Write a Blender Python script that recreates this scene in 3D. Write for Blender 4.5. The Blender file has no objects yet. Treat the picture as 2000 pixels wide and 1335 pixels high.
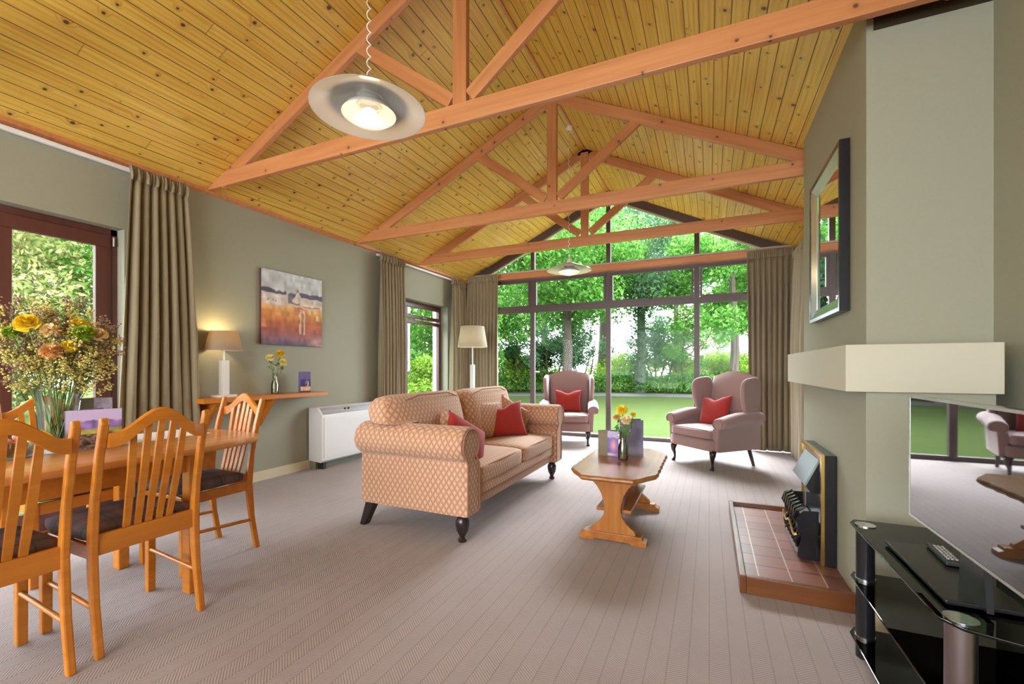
import bpy, bmesh, math, random
import numpy as np
from mathutils import Vector, Matrix
R = random.Random(7)
NR = np.random.RandomState(5)
PI = math.pi
rad = math.radians
S = bpy.context.scene
COL = S.collection

# ------------------------------------------------------------------ camera
YAW = rad(24.294)
cam = bpy.data.cameras.new('camera'); co = bpy.data.objects.new('camera', cam); COL.objects.link(co)
co.location = (0, 0, 1.15); co.rotation_euler = (PI/2, 0, YAW)
cam.sensor_width = 36; cam.lens = 853.648/2000*36
cam.shift_y = (717.876-667.5)/2000
cam.clip_start = .02; cam.clip_end = 300
S.camera = co

# ------------------------------------------------------------------ light and exposure
S.view_settings.view_transform = 'Standard'; S.view_settings.look = 'None'
S.view_settings.gamma = 1; S.view_settings.exposure = 0.04
W = bpy.data.worlds.new('sky'); S.world = W; W.use_nodes = True
bg = W.node_tree.nodes['Background']
bg.inputs[0].default_value = (.86, .93, 1, 1); bg.inputs[1].default_value = 14.0
def area(name, loc, rot, sx, sy, power, color, portal=False):
    l = bpy.data.lights.new(name, 'AREA'); l.shape = 'RECTANGLE'; l.size = sx; l.size_y = sy
    l.energy = power; l.color = color
    if portal: l.cycles.is_portal = True
    o = bpy.data.objects.new(name, l); COL.objects.link(o); o.location = loc; o.rotation_euler = rot
    return o
# fill light added behind the camera, at an unseen opening in the back wall
area('rear_fill_light', (-1.5, -3.42, 1.45), (rad(90), 0, 0), 4.6, 2.3, 22, (1, .86, .74))
area('patio_portal', (-1.5, 7.3, 1.4), (rad(-90), 0, 0), 5.2, 2.7, 1, (1, 1, 1), True)
area('gable_portal', (-1.5, 7.3, 3.4), (rad(-90), 0, 0), 4.6, 1.3, 1, (1, 1, 1), True)
area('door_portal', (-4.45, .6, 1.15), (0, rad(-90), 0), 2.2, 2.5, 1, (1, 1, 1), True)
area('side_window_portal', (-4.45, 5.7, 1.4), (0, rad(-90), 0), 1.7, 1.7, 1, (1, 1, 1), True)
sun = bpy.data.lights.new('sun', 'SUN'); sun.energy = 42.0; sun.angle = rad(45); sun.color = (.86, .93, 1)
so = bpy.data.objects.new('sun', sun); COL.objects.link(so); so.rotation_euler = (rad(-43), 0, rad(10)); so.location = (-3, 20, 20)
S.cycles.max_bounces = 10; S.cycles.diffuse_bounces = 6; S.cycles.transparent_max_bounces = 24
S.cycles.sample_clamp_indirect = 6; S.cycles.caustics_reflective = False; S.cycles.caustics_refractive = False

# ------------------------------------------------------------------ materials
class NT:
    def __init__(s, name):
        s.m = bpy.data.materials.new(name); s.m.use_nodes = True
        s.t = s.m.node_tree; s.b = s.t.nodes['Principled BSDF']
    def n(s, kind, **kw):
        x = s.t.nodes.new('ShaderNode'+kind)
        for k, v in kw.items():
            if k[0] == 'i' and k[1:].isdigit(): s.set(x.inputs[int(k[1:])], v)
            elif k in x.inputs: s.set(x.inputs[k], v)
            else: setattr(x, k, v)
        return x
    def set(s, sock, v):
        if isinstance(v, bpy.types.NodeSocket): s.t.links.new(v, sock)
        elif isinstance(v, bpy.types.Node): s.t.links.new(v.outputs[0], sock)
        else: sock.default_value = v
    def math(s, op, a, b=0, c=0):
        x = s.n('Math', operation=op, i0=a, i1=b); s.set(x.inputs[2], c); return x.outputs[0]
    def obj(s): return s.n('TexCoord').outputs['Object']
    def mapping(s, v, scale=(1,1,1), loc=(0,0,0), rot=(0,0,0)):
        return s.n('Mapping', Vector=v, Scale=scale, Location=loc, Rotation=rot).outputs[0]
    def noise(s, v, scale, detail=3, rough=.5):
        return s.n('TexNoise', Vector=v, Scale=scale, Detail=detail, Roughness=rough).outputs[0]
    def ramp(s, f, stops):
        x = s.n('ValToRGB', i0=f); cr = x.color_ramp
        while len(cr.elements) < len(stops): cr.elements.new(.5)
        for e, (p, c) in zip(cr.elements, stops): e.position = p; e.color = (*c, 1)
        return x.outputs[0]
    def mix(s, f, a, b, mode='MIX'):
        x = s.n('Mix', data_type='RGBA', blend_type=mode)
        s.set(x.inputs[0], f)
        for i, v in ((6, a), (7, b)):
            s.set(x.inputs[i], (*v, 1) if isinstance(v, tuple) and len(v) == 3 else v)
        return x.outputs[2]
    def base(s, c, rough=.5, **kw):
        s.set(s.b.inputs['Base Color'], (*c, 1) if isinstance(c, tuple) and len(c) == 3 else c)
        s.set(s.b.inputs['Roughness'], rough)
        for k, v in kw.items(): s.set(s.b.inputs[k.replace('_', ' ')], v)
        return s
    def bump(s, h, strength=.3, dist=.005):
        s.set(s.b.inputs['Normal'], s.n('Bump', Strength=strength, Distance=dist, Height=h).outputs[0]); return s

def plain(name, c, rough=.5, **kw):
    return NT(name).base(c, rough, **kw).m
def textured(name, c, c2, scale, rough=.6, bump=.2, stretch=(1,1,1), **kw):
    t = NT(name); v = t.mapping(t.obj(), stretch)
    f = t.noise(v, scale, 4)
    t.base(t.mix(f, c, c2), rough, **kw)
    if bump: t.bump(f, bump, .004)
    return t.m

def knot_mask(t, v, sx, sy, r0, r1):
    """round knots, one at most per cell of sx by sy metres"""
    sv = t.n('VectorMath', operation='MULTIPLY', i0=v, i1=(1/sx, 1/sy, 0)).outputs[0]
    vo = t.n('TexVoronoi', Vector=sv, Scale=1.0, Randomness=.9)
    d = t.n('VectorMath', operation='SUBTRACT', i0=sv, i1=vo.outputs['Position']).outputs[0]
    d = t.n('VectorMath', operation='MULTIPLY', i0=d, i1=(sx, sy, 0)).outputs[0]
    ln = t.n('VectorMath', operation='LENGTH', i0=d).outputs['Value']
    rnd = t.n('SeparateColor', i0=vo.outputs['Color']).outputs[0]
    r = t.math('MULTIPLY_ADD', rnd, r1-r0, r0)
    q = t.math('DIVIDE', ln, r)
    core = t.n('MapRange', Value=q, i1=.6, i2=1.15, i3=1.0, i4=0.0).outputs[0]
    halo = t.n('MapRange', Value=q, i1=.8, i2=3.6, i3=1.0, i4=0.0).outputs[0]
    return core, halo, ln

def planks(name):
    t = NT(name); v = t.obj(); sp = t.n('SeparateXYZ', i0=v)
    x = sp.outputs[0]; y = sp.outputs[1]
    bx = t.math('DIVIDE', x, .1); bid = t.math('FLOOR', bx); fx = t.math('FRACT', bx)
    rnd = t.n('TexWhiteNoise', noise_dimensions='1D', W=bid).outputs[0]
    yo = t.math('MULTIPLY_ADD', rnd, 17.3, y)
    by = t.math('DIVIDE', yo, 4.1); fy = t.math('FRACT', by); yid = t.math('FLOOR', by)
    rnd2 = t.n('TexWhiteNoise', noise_dimensions='2D', Vector=t.n('CombineXYZ', i0=bid, i1=yid).outputs[0]).outputs[0]
    gv = t.n('CombineXYZ', i0=x, i1=t.math('MULTIPLY_ADD', rnd2, 31.0, y), i2=t.math('MULTIPLY', bid, 3.1)).outputs[0]
    kv = t.n('CombineXYZ', i0=x, i1=yo, i2=0).outputs[0]
    core, halo, ln = knot_mask(t, kv, .1, .50, .001, .018)
    warp = t.n('VectorMath', operation='MULTIPLY_ADD', i0=t.n('CombineXYZ', i0=halo).outputs[0], i1=(.05, 0, 0), i2=gv).outputs[0]
    g1 = t.noise(t.mapping(warp, (38, 1.6, 1)), 1.0, 3, .6)
    wv = t.n('TexWave', Vector=t.mapping(warp, (1, .07, 1)), Scale=9.0, Distortion=9.0, Detail=1.5, **{'Detail Scale': 1.2}).outputs[1]
    g = t.math('ADD', t.math('MULTIPLY', g1, .76), t.math('MULTIPLY', wv, .2))
    c = t.ramp(g, [(.2, (.53, .26, .03)), (.45, (.71, .45, .075)), (.8, (.80, .59, .14))])
    c = t.mix(t.math('MULTIPLY', rnd2, .32), c, (.56, .27, .04))
    c = t.mix(t.math('MULTIPLY', halo, .35), c, (.36, .15, .03))
    c = t.mix(t.math('MULTIPLY', core, .92), c, (.055, .022, .008))
    e = t.math('ABSOLUTE', t.math('SUBTRACT', fx, .5))
    seam = t.n('MapRange', Value=e, i1=.462, i2=.485, i3=0.0, i4=1.0).outputs[0]
    fe = t.math('ABSOLUTE', t.math('SUBTRACT', fy, .5))
    seam2 = t.n('MapRange', Value=fe, i1=.4990, i2=.4996, i3=0.0, i4=.35).outputs[0]
    sm = t.math('MAXIMUM', seam, seam2)
    c = t.mix(t.math('MULTIPLY', sm, .85), c, (.16, .06, .008))
    t.base(c, .34)
    t.bump(t.math('MULTIPLY', sm, -1.0), .8, .006)
    return t.m

def timber(name, c1, c2, c3, rough=.45, knots=True, grain=(1.2, 26, 26), kr=(.0, .015)):
    t = NT(name); tc = t.n('TexCoord'); oi = t.n('ObjectInfo').outputs['Random']
    v = t.n('VectorMath', operation='MULTIPLY_ADD', i0=t.n('CombineXYZ', i0=oi, i1=oi, i2=oi).outputs[0], i1=(13, 7, 5), i2=tc.outputs['Object']).outputs[0]
    g = t.noise(t.mapping(v, grain), 1.0, 3, .6)
    g2 = t.noise(t.mapping(v, (.6, 2, 2)), 1.0, 2)
    c = t.ramp(t.math('ADD', t.math('MULTIPLY', g, .7), t.math('MULTIPLY', g2, .3)), [(.25, c1), (.5, c2), (.75, c3)])
    if knots:
        sw = t.n('SeparateXYZ', i0=v)
        kv = t.n('CombineXYZ', i0=t.math('ADD', sw.outputs[1], sw.outputs[2]), i1=sw.outputs[0]).outputs[0]
        core, halo, ln = knot_mask(t, kv, .17, .62, *kr)
        c = t.mix(t.math('MULTIPLY', halo, .3), c, tuple(a*.55 for a in c1))
        c = t.mix(t.math('MULTIPLY', core, .85), c, (.06, .025, .012))
    t.base(c, rough); t.bump(g, .12, .002)
    return t.m

M = {}
M['planks'] = planks('pine_planks')
M['timber'] = timber('truss_timber', (.43, .155, .052), (.55, .225, .085), (.66, .31, .13))
M['oak'] = timber('honey_beech', (.44, .13, .009), (.54, .18, .016), (.64, .245, .032), .28, False, (1.5, 30, 30))
M['tabletop_wood'] = timber('orange_beech', (.50, .20, .05), (.62, .28, .085), (.70, .36, .13), .25, False, (30, 1.5, 30))
M['coffee_wood'] = timber('coffee_oak', (.25, .078, .014), (.36, .13, .026), (.46, .19, .045), .24, False, (24, 2, 24))
M['coffee_leg'] = timber('coffee_leg', (.25, .078, .014), (.36, .13, .026), (.46, .19, .045), .24, False, (30, 30, 2))
M['hearth_wood'] = timber('hearth_wood', (.085, .026, .007), (.13, .042, .011), (.18, .062, .017), .3, False)
M['mahogany'] = timber('mahogany_frame', (.07, .022, .017), (.105, .034, .026), (.14, .05, .04), .32, False, (8, 8, .8))
M['dark_frame'] = plain('dark_brown_frame', (.082, .055, .052), .42)
M['wall'] = textured('sage_wall_paint', (.305, .298, .222), (.330, .322, .24), 60, .72, .06)
M['mantel'] = plain('mantel_cream', (.52, .485, .375), .55)
M['skirting'] = plain('cream_gloss', (.66, .58, .40), .35)
M['white'] = plain('white_paint', (.8, .8, .8), .4)
M['white_heater'] = plain('heater_white', (.78, .78, .78), .35)
M['grey_metal'] = plain('heater_grille', (.36, .35, .38), .35, Metallic=.4)
M['black'] = plain('black_gloss', (.012, .011, .014), .22)
M['black_matt'] = plain('black_matt', (.02, .018, .018), .5)
M['dark_leg'] = plain('dark_leg', (.022, .014, .014), .22)
M['brass'] = plain('brass', (.75, .5, .14), .25, Metallic=1.0)
M['dull_brass'] = plain('dull_brass', (.36, .30, .17), .35, Metallic=.8)
M['chrome'] = plain('chrome', (.8, .8, .8), .18, Metallic=1.0)
M['steel_post'] = plain('brushed_tube', (.30, .25, .25), .3, Metallic=1.0)
M['silver'] = plain('silver_frame', (.62, .66, .66), .22, Metallic=.8)
M['mirror'] = plain('mirror_glass', (.9, .93, .92), .01, Metallic=1.0)
M['canopy'] = plain('canopy_metal', (.35, .40, .42), .28, Metallic=.9)
M['screen'] = plain('tv_screen', (.01, .01, .012), .02, IOR=2.4, Specular_IOR_Level=.9)
M['lamp_cord'] = plain('white_cord', (.78, .76, .72), .4)
M['disc'] = plain('lamp_disc', (.50, .49, .465), .14, Coat_Weight=.6)
M['gloss_white'] = plain('floor_lamp_white', (.75, .74, .70), .3)
M['bottle_water'] = plain('water', (.7, .8, .6), .05)

def glass(name, tint=(1, 1, 1), refl=.9, rough=.0):
    t = NT(name); t.t.nodes.remove(t.b)
    fr = t.n('Fresnel', IOR=1.45)
    k = t.math('MULTIPLY', fr.outputs[0], refl)
    tr = t.n('BsdfTransparent', Color=(*tint, 1)); gl = t.n('BsdfGlossy', Roughness=rough)
    mx = t.n('MixShader', i0=k); t.set(mx.inputs[1], tr.outputs[0]); t.set(mx.inputs[2], gl.outputs[0])
    t.t.links.new(mx.outputs[0], t.t.nodes['Material Output'].inputs[0]); return t.m
M['pane'] = glass('window_glass', (.97, .985, .98), .12)
M['vase_glass'] = glass('vase_glass', (.94, .975, .965), .8)
M['green_glass'] = glass('bottle_glass', (.91, .94, .84), 1.6)
def black_glass():
    t = NT('black_glass'); t.t.nodes.remove(t.b)
    fr = t.n('Fresnel', IOR=1.6)
    tr = t.n('BsdfTransparent', Color=(.10, .085, .075, 1)); gl = t.n('BsdfGlossy', Roughness=.02)
    mx = t.n('MixShader', i0=fr.outputs[0]); t.set(mx.inputs[1], tr.outputs[0]); t.set(mx.inputs[2], gl.outputs[0])
    t.t.links.new(mx.outputs[0], t.t.nodes['Material Output'].inputs[0]); return t.m
M['black_glass'] = black_glass()

def emis(name, c, s, base=None):
    t = NT(name); t.base(base or c, .5, Emission_Strength=s); t.b.inputs['Emission Color'].default_value = (*c, 1); return t.m
M['bulb'] = emis('lit_bulb', (1, .86, .62), 6)
def milky():
    t = NT('milky_diffuser'); t.base((.6, .55, .48), .3); t.b.inputs['Emission Color'].default_value = (1, .80, .58, 1); t.b.inputs['Emission Strength'].default_value = .45
    tr = t.n('BsdfTransparent', Color=(1, .96, .9, 1)); mx = t.n('MixShader', i0=.30); t.set(mx.inputs[1], tr.outputs[0]); t.set(mx.inputs[2], t.b.outputs[0])
    t.t.links.new(mx.outputs[0], t.t.nodes['Material Output'].inputs[0]); return t.m
M['diffuser'] = milky()
def shade_mat(name, c, s):
    t = NT(name)
    t.base(c, .8, Emission_Strength=0.0)
    tl = t.n('BsdfTranslucent', Color=(*s, 1)); mx = t.n('MixShader', i0=.55)
    t.t.links.new(t.b.outputs[0], mx.inputs[1]); t.t.links.new(tl.outputs[0], mx.inputs[2])
    t.t.links.new(mx.outputs[0], t.t.nodes['Material Output'].inputs[0]); return t.m
M['shade_grey'] = shade_mat('taupe_shade', (.50, .44, .36), (.34, .27, .17))
M['shade_cream'] = shade_mat('cream_shade', (.72, .68, .58), (.55, .50, .38))

def carpet():
    t = NT('herringbone_carpet'); sp = t.n('SeparateXYZ', i0=t.obj()); x, y = sp.outputs[0], sp.outputs[1]
    bx = t.math('DIVIDE', x, .074); fx = t.math('FRACT', bx); par = t.math('MODULO', t.math('ABSOLUTE', t.math('FLOOR', bx)), 2.0)
    sgn = t.math('MULTIPLY_ADD', par, 2.0, -1.0)
    d = t.math('MULTIPLY_ADD', t.math('MULTIPLY', x, .8), sgn, y)
    st = t.math('SINE', t.math('MULTIPLY', d, 2*PI/.0125))
    e = t.math('ABSOLUTE', t.math('SUBTRACT', fx, .5))
    seam = t.n('MapRange', Value=e, i1=.45, i2=.5, i3=0.0, i4=1.0).outputs[0]
    f = t.math('MULTIPLY_ADD', st, .2, .5)
    f = t.math('SUBTRACT', f, t.math('MULTIPLY', seam, .28))
    n1 = t.noise(t.obj(), 420, 2); n2 = t.noise(t.obj(), 2.2, 3)
    f = t.math('ADD', f, t.math('MULTIPLY', t.math('SUBTRACT', n1, .5), .5))
    f = t.math('ADD', f, t.math('MULTIPLY', t.math('SUBTRACT', n2, .5), .22))
    t.base(t.ramp(f, [(.05, (.13, .094, .09)), (.5, (.275, .208, .197)), (1, (.42, .335, .32))]), .95)
    t.b.inputs['Sheen Weight'].default_value = .25
    t.bump(f, .5, .004); return t.m
M['carpet'] = carpet()

def sofa_fabric(name, k=1.0):
    t = NT(name); uv = t.n('UVMap').outputs[0]
    sp = t.n('SeparateXYZ', i0=uv); u = sp.outputs[0]; v = sp.outputs[1]
    a = t.math('DIVIDE', u, .042); b = t.math('DIVIDE', v, .061)
    p = t.math('ABSOLUTE', t.math('SUBTRACT', t.math('FRACT', t.math('ADD', a, b)), .5))
    q = t.math('ABSOLUTE', t.math('SUBTRACT', t.math('FRACT', t.math('SUBTRACT', a, b)), .5))
    lm = t.math('MAXIMUM', p, q); ls = t.n('MapRange', Value=lm, i1=.37, i2=.45, i3=0.0, i4=1.0).outputs[0]
    dm = t.n('MapRange', Value=lm, i1=.15, i2=.24, i3=1.0, i4=0.0).outputs[0]
    n1 = t.noise(t.n('TexCoord').outputs['Object'], 9, 2); n2 = t.noise(uv, 900, 2)
    bg_ = t.mix(n2, (.42*k, .27*k, .15*k), (.52*k, .36*k, .21*k))
    c = t.mix(t.math('MULTIPLY', dm, .9), bg_, (.66*k, .38*k, .27*k))
    c = t.mix(t.math('MULTIPLY', ls, t.math('MULTIPLY_ADD', n1, .5, .5)), c, (.42*k, .10*k, .07*k))
    t.base(c, .85); t.b.inputs['Sheen Weight'].default_value = .2
    t.bump(n2, .3, .002); return t.m
M['sofa'] = sofa_fabric('lattice_sofa_fabric')
M['piping'] = plain('sofa_piping', (.34, .16, .09), .8)

def plaid():
    t = NT('plaid_wool'); sp = t.n('SeparateXYZ', i0=t.obj()); x, y = sp.outputs[0], sp.outputs[1]
    c = (.085, .06, .058)
    def stripe(v, per, off, w):
        f = t.math('ABSOLUTE', t.math('SUBTRACT', t.math('FRACT', t.math('DIVIDE', t.math('ADD', v, off), per)), .5))
        return t.n('MapRange', Value=f, i1=w, i2=w*.8, i3=0.0, i4=1.0).outputs[0]
    col = t.mix(t.math('MULTIPLY', stripe(x, .11, .02, .2), .6), c, (.24, .085, .06))
    col = t.mix(t.math('MULTIPLY', stripe(y, .11, .03, .2), .5), col, (.15, .10, .12))
    col = t.mix(t.math('MULTIPLY', stripe(x, .11, .07, .04), .7), col, (.03, .035, .06))
    col = t.mix(t.math('MULTIPLY', stripe(y, .11, .08, .05), .7), col, (.02, .018, .02))
    n = t.noise(t.obj(), 500, 2); t.base(t.mix(t.math('MULTIPLY', n, .3), col, (.2, .16, .16)), .9)
    t.bump(n, .3, .002); return t.m
M['plaid'] = plaid()
M['mauve'] = textured('mauve_upholstery', (.275, .165, .155), (.35, .22, .21), 260, .8, .25, Sheen_Weight=.35)
M['mauve_piping'] = plain('mauve_piping', (.22, .12, .115), .8)
M['red'] = textured('red_cushion', (.30, .014, .012), (.40, .028, .022), 300, .85, .25, Sheen_Weight=.12)
M['curtain'] = textured('olive_linen_curtain', (.225, .178, .102), (.305, .25, .155), 240, .85, .25, (1, 1, 2.2), Sheen_Weight=.15)
M['curtain_side'] = textured('pale_linen_curtain', (.29, .245, .165), (.36, .31, .22), 240, .85, .25, (1, 1, 2.2), Sheen_Weight=.15)
M['runner'] = textured('white_runner', (.68, .66, .66), (.78, .76, .77), 300, .8, .2)

def tiles():
    t = NT('quarry_tiles'); v = t.obj(); sp = t.n('SeparateXYZ', i0=v)
    def ax(o, off): return t.math('DIVIDE', t.math('ADD', o, off), .15)
    a, b = ax(sp.outputs[0], 0), ax(sp.outputs[1], 0)
    rn = t.n('TexWhiteNoise', noise_dimensions='2D', Vector=t.n('CombineXYZ', i0=t.math('FLOOR', a), i1=t.math('FLOOR', b)).outputs[0]).outputs[0]
    e1 = t.math('ABSOLUTE', t.math('SUBTRACT', t.math('FRACT', a), .5)); e2 = t.math('ABSOLUTE', t.math('SUBTRACT', t.math('FRACT', b), .5))
    c = t.ramp(rn, [(0, (.16, .06, .05)), (.5, (.24, .095, .07)), (1, (.30, .13, .10))])
    c = t.mix(t.math('MULTIPLY', t.noise(v, 14, 4), .4), c, (.33, .17, .13))
    c = t.mix(t.n('MapRange', Value=e2, i1=.462, i2=.478, i3=0.0, i4=1.0).outputs[0], c, (.05, .03, .028))
    c = t.mix(t.n('MapRange', Value=e1, i1=.475, i2=.488, i3=0.0, i4=1.0).outputs[0], c, (.5, .42, .36))
    t.base(c, .3); return t.m
M['tiles'] = tiles()

def attr_mat(name, rough=.5, coat=0):
    t = NT(name); a = t.n('Attribute', attribute_name='paint'); t.base(a.outputs['Color'], rough, Coat_Weight=coat); return t.m
M['print'] = attr_mat('printed_card', .3); M['canvas'] = attr_mat('canvas_paint', .7)

def leaf_mat(name, c1, c2, c3):
    t = NT(name); oi = t.n('NewGeometry').outputs['Random Per Island']
    n = t.noise(t.obj(), .9, 3)
    f = t.math('MULTIPLY_ADD', oi, .6, t.math('MULTIPLY', n, .4))
    c = t.ramp(f, [(.1, c1), (.5, c2), (.9, c3)])
    t.base(c, .6, Specular_IOR_Level=.12)
    tl = t.n('BsdfTranslucent', Color=c); mx = t.n('MixShader', i0=.4)
    t.t.links.new(t.b.outputs[0], mx.inputs[1]); t.t.links.new(tl.outputs[0], mx.inputs[2])
    t.t.links.new(mx.outputs[0], t.t.nodes['Material Output'].inputs[0]); return t.m
M['leaf'] = leaf_mat('leaf_fresh', (.03, .11, .012), (.085, .24, .035), (.22, .42, .09))
M['leaf_lime'] = leaf_mat('leaf_lime', (.09, .20, .012), (.18, .32, .03), (.32, .46, .08))
M['leaf_blue'] = leaf_mat('leaf_pine', (.045, .11, .05), (.10, .20, .09), (.20, .32, .17))
M['leaf_dark'] = leaf_mat('leaf_dark', (.015, .055, .015), (.035, .10, .028), (.07, .16, .045))
M['leaf_pale'] = leaf_mat('leaf_pale', (.11, .17, .03), (.24, .28, .09), (.42, .32, .19))
M['bark'] = textured('bark', (.05, .036, .028), (.10, .075, .055), 14, .9, 0, (1, 1, .2))
M['bark_ivy'] = textured('ivy_bark', (.03, .06, .03), (.08, .10, .06), 14, .9, 0, (1, 1, .3))
M['grass'] = textured('lawn_grass', (.034, .058, .010), (.062, .075, .034), 6, .9, .4, Specular_IOR_Level=0.0)
M['gravel'] = textured('gravel', (.032, .030, .029), (.045, .041, .040), 30, .9, .3)
M['render'] = plain('white_render', (.8, .8, .8), .7)
M['brick_far'] = textured('far_house_wall', (.5, .36, .29), (.6, .46, .38), 4, .9, .1)
M['stem'] = textured('green_stem', (.10, .14, .02), (.20, .22, .05), 40, .6, 0)
M['yellow'] = textured('yellow_petals', (.80, .56, .012), (.92, .76, .06), 30, .55, 0)
M['cream'] = textured('cream_petals', (.78, .58, .26), (.88, .74, .45), 30, .6, 0)
M['pale_yellow'] = textured('pale_yellow_petals', (.80, .70, .18), (.88, .82, .42), 30, .6, 0)
M['peach'] = textured('peach_petals', (.72, .40, .14), (.86, .56, .26), 30, .6, 0)
M['lime_bloom'] = textured('lime_bloom', (.20, .34, .02), (.36, .52, .04), 60, .6, 0)
M['sprig_y'] = textured('mimosa', (.46, .44, .10), (.72, .62, .22), 30, .7, 0)
M['sprig_p'] = textured('dried_sprig', (.20, .11, .08), (.36, .24, .15), 30, .7, 0)
M['apple'] = textured('red_apple', (.42, .05, .05), (.5, .16, .10), 12, .3, 0)
M['banana'] = textured('banana_skin', (.72, .46, .03), (.78, .58, .08), 20, .45, 0)

# ------------------------------------------------------------------ mesh helpers
def link(o, parent=None):
    COL.objects.link(o)
    if parent: o.parent = parent
    return o
def tag(o, label=None, cat=None, group=None, kind=None):
    if label: o['label'] = label
    if cat: o['category'] = cat
    if group: o['group'] = group
    if kind: o['kind'] = kind
    return o
def empty(name, loc=(0,0,0), rz=0):
    o = bpy.data.objects.new(name, None); COL.objects.link(o); o.location = loc; o.rotation_euler = (0, 0, rz); o.empty_display_size = .1; return o
def copy_tree(o, parent=None):
    c = o.copy(); COL.objects.link(c); c.parent = parent
    for ch in [x for x in S.objects if x.parent == o]: copy_tree(ch, c)
    return c

class MB:
    def __init__(s): s.bm = bmesh.new()
    def box(s, c, d, rot=None, bev=0):
        r = bmesh.ops.create_cube(s.bm, size=1); vs = r['verts']
        bmesh.ops.scale(s.bm, vec=d, verts=vs)
        if bev:
            es = list({e for v in vs for e in v.link_edges})
            rr = bmesh.ops.bevel(s.bm, geom=es, offset=bev, segments=2, affect='EDGES', profile=.5); vs = rr['verts']
        if rot: bmesh.ops.rotate(s.bm, cent=(0,0,0), matrix=Matrix.Rotation(rot[1], 3, rot[0]), verts=vs)
        bmesh.ops.translate(s.bm, vec=c, verts=vs); return s
    def b2(s, x0, x1, y0, y1, z0, z1, bev=0):
        return s.box(((x0+x1)/2, (y0+y1)/2, (z0+z1)/2), (abs(x1-x0), abs(y1-y0), abs(z1-z0)), bev=bev)
    def tube(s, pts, r, n=10, caps=True):
        pts = [Vector(p) for p in pts]; rs = r if isinstance(r, (list, tuple)) else [r]*len(pts)
        rings = []; up = Vector((0, 0, 1))
        prev = None
        for i, p in enumerate(pts):
            d = (pts[min(i+1, len(pts)-1)]-pts[max(i-1, 0)]).normalized()
            if prev is None:
                a = d.cross(up); a = d.cross(Vector((1, 0, 0))) if a.length < .05 else a
                a.normalize()
            else:
                a = (prev-d*prev.dot(d)); a = a.normalized() if a.length > 1e-5 else prev
            prev = a; b = d.cross(a)
            rings.append([s.bm.verts.new(p+(a*math.cos(2*PI*k/n)+b*math.sin(2*PI*k/n))*rs[i]) for k in range(n)])
        for A, B in zip(rings, rings[1:]):
            for k in range(n): s.bm.faces.new((A[k], A[(k+1)%n], B[(k+1)%n], B[k]))
        if caps: s.bm.faces.new(rings[0][::-1]); s.bm.faces.new(rings[-1])
        return s
    def lathe(s, prof, c=(0,0,0), n=24, caps=True):
        rings = [[s.bm.verts.new((c[0]+r*math.cos(2*PI*k/n), c[1]+r*math.sin(2*PI*k/n), c[2]+z)) for k in range(n)] for r, z in prof]
        for A, B in zip(rings, rings[1:]):
            for k in range(n): s.bm.faces.new((A[k], A[(k+1)%n], B[(k+1)%n], B[k]))
        if caps:
            if prof[0][0] > 1e-4: s.bm.faces.new(rings[0][::-1])
            if prof[-1][0] > 1e-4: s.bm.faces.new(rings[-1])
        return s
    def prism(s, pts, a0, a1, axis='x'):
        """polygon of 2D points extruded along axis; x: (y,z), y: (x,z), z: (x,y)"""
        def P(p, a): return {'x': (a, p[0], p[1]), 'y': (p[0], a, p[1]), 'z': (p[0], p[1], a)}[axis]
        A = [s.bm.verts.new(P(p, a0)) for p in pts]; B = [s.bm.verts.new(P(p, a1)) for p in pts]
        n = len(pts)
        for k in range(n): s.bm.faces.new((A[k], A[(k+1)%n], B[(k+1)%n], B[k]))
        s.bm.faces.new(A[::-1]); s.bm.faces.new(B); return s
    def grid(s, fn, nu, nv, closed=False):
        V = [[s.bm.verts.new(fn(i/nu, j/nv)) for i in range(nu+1)] for j in range(nv+1)]
        for j in range(nv):
            for i in range(nu): s.bm.faces.new((V[j][i], V[j][i+1], V[j+1][i+1], V[j+1][i]))
        return s
    def soft(s, c, d, r=.05, puff=(0,0,0), n=8, M4=None):
        """rounded, puffed cushion block"""
        bm2 = bmesh.new(); bmesh.ops.create_cube(bm2, size=2)
        bmesh.ops.subdivide_edges(bm2, edges=bm2.edges[:], cuts=n-1, use_grid_fill=True)
        hx, hy, hz = d[0]/2, d[1]/2, d[2]/2; vs = []
        for v in bm2.verts:
            u = v.co.copy()
            p = Vector((u.x*hx, u.y*hy, u.z*hz))
            q = Vector([max(-h+r, min(h-r, a)) for a, h in zip(p, (hx, hy, hz))])
            w = p-q
            # use a denser mapping at the edges
            if w.length > 1e-6:
                w = w.normalized()*r
            p = q+w
            fx, fy, fz = (1-u.x**2), (1-u.y**2), (1-u.z**2)
            p.x += puff[0]*fy*fz*u.x; p.y += puff[1]*fx*fz*u.y; p.z += puff[2]*fx*fy*u.z
            p += Vector(c)
            if M4: p = M4 @ p
            v.co = p
        me = bpy.data.meshes.new('t'); bm2.to_mesh(me); bm2.free(); s.bm.from_mesh(me); bpy.data.meshes.remove(me); return s
    def build(s, name, mat, parent=None, smooth=False, uv=False, mod=None, loc=None):
        bm = s.bm; bmesh.ops.recalc_face_normals(bm, faces=bm.faces[:])
        if uv:
            L = bm.loops.layers.uv.new('UVMap')
            for f in bm.faces:
                n = f.normal; a = [abs(k) for k in n]; ax = a.index(max(a))
                for l in f.loops:
                    p = l.vert.co
                    l[L].uv = ((p.y, p.z), (p.x, p.z), (p.y, p.x))[ax]
        me = bpy.data.meshes.new(name); bm.to_mesh(me); bm.free()
        me.materials.append(mat)
        if smooth:
            me.polygons.foreach_set('use_smooth', [True]*len(me.polygons))
            if smooth != 'all':
                me.set_sharp_from_angle(angle=rad(smooth if smooth is not True else 38))
        o = bpy.data.objects.new(name, me); link(o, parent)
        if loc: o.location = loc
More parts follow.
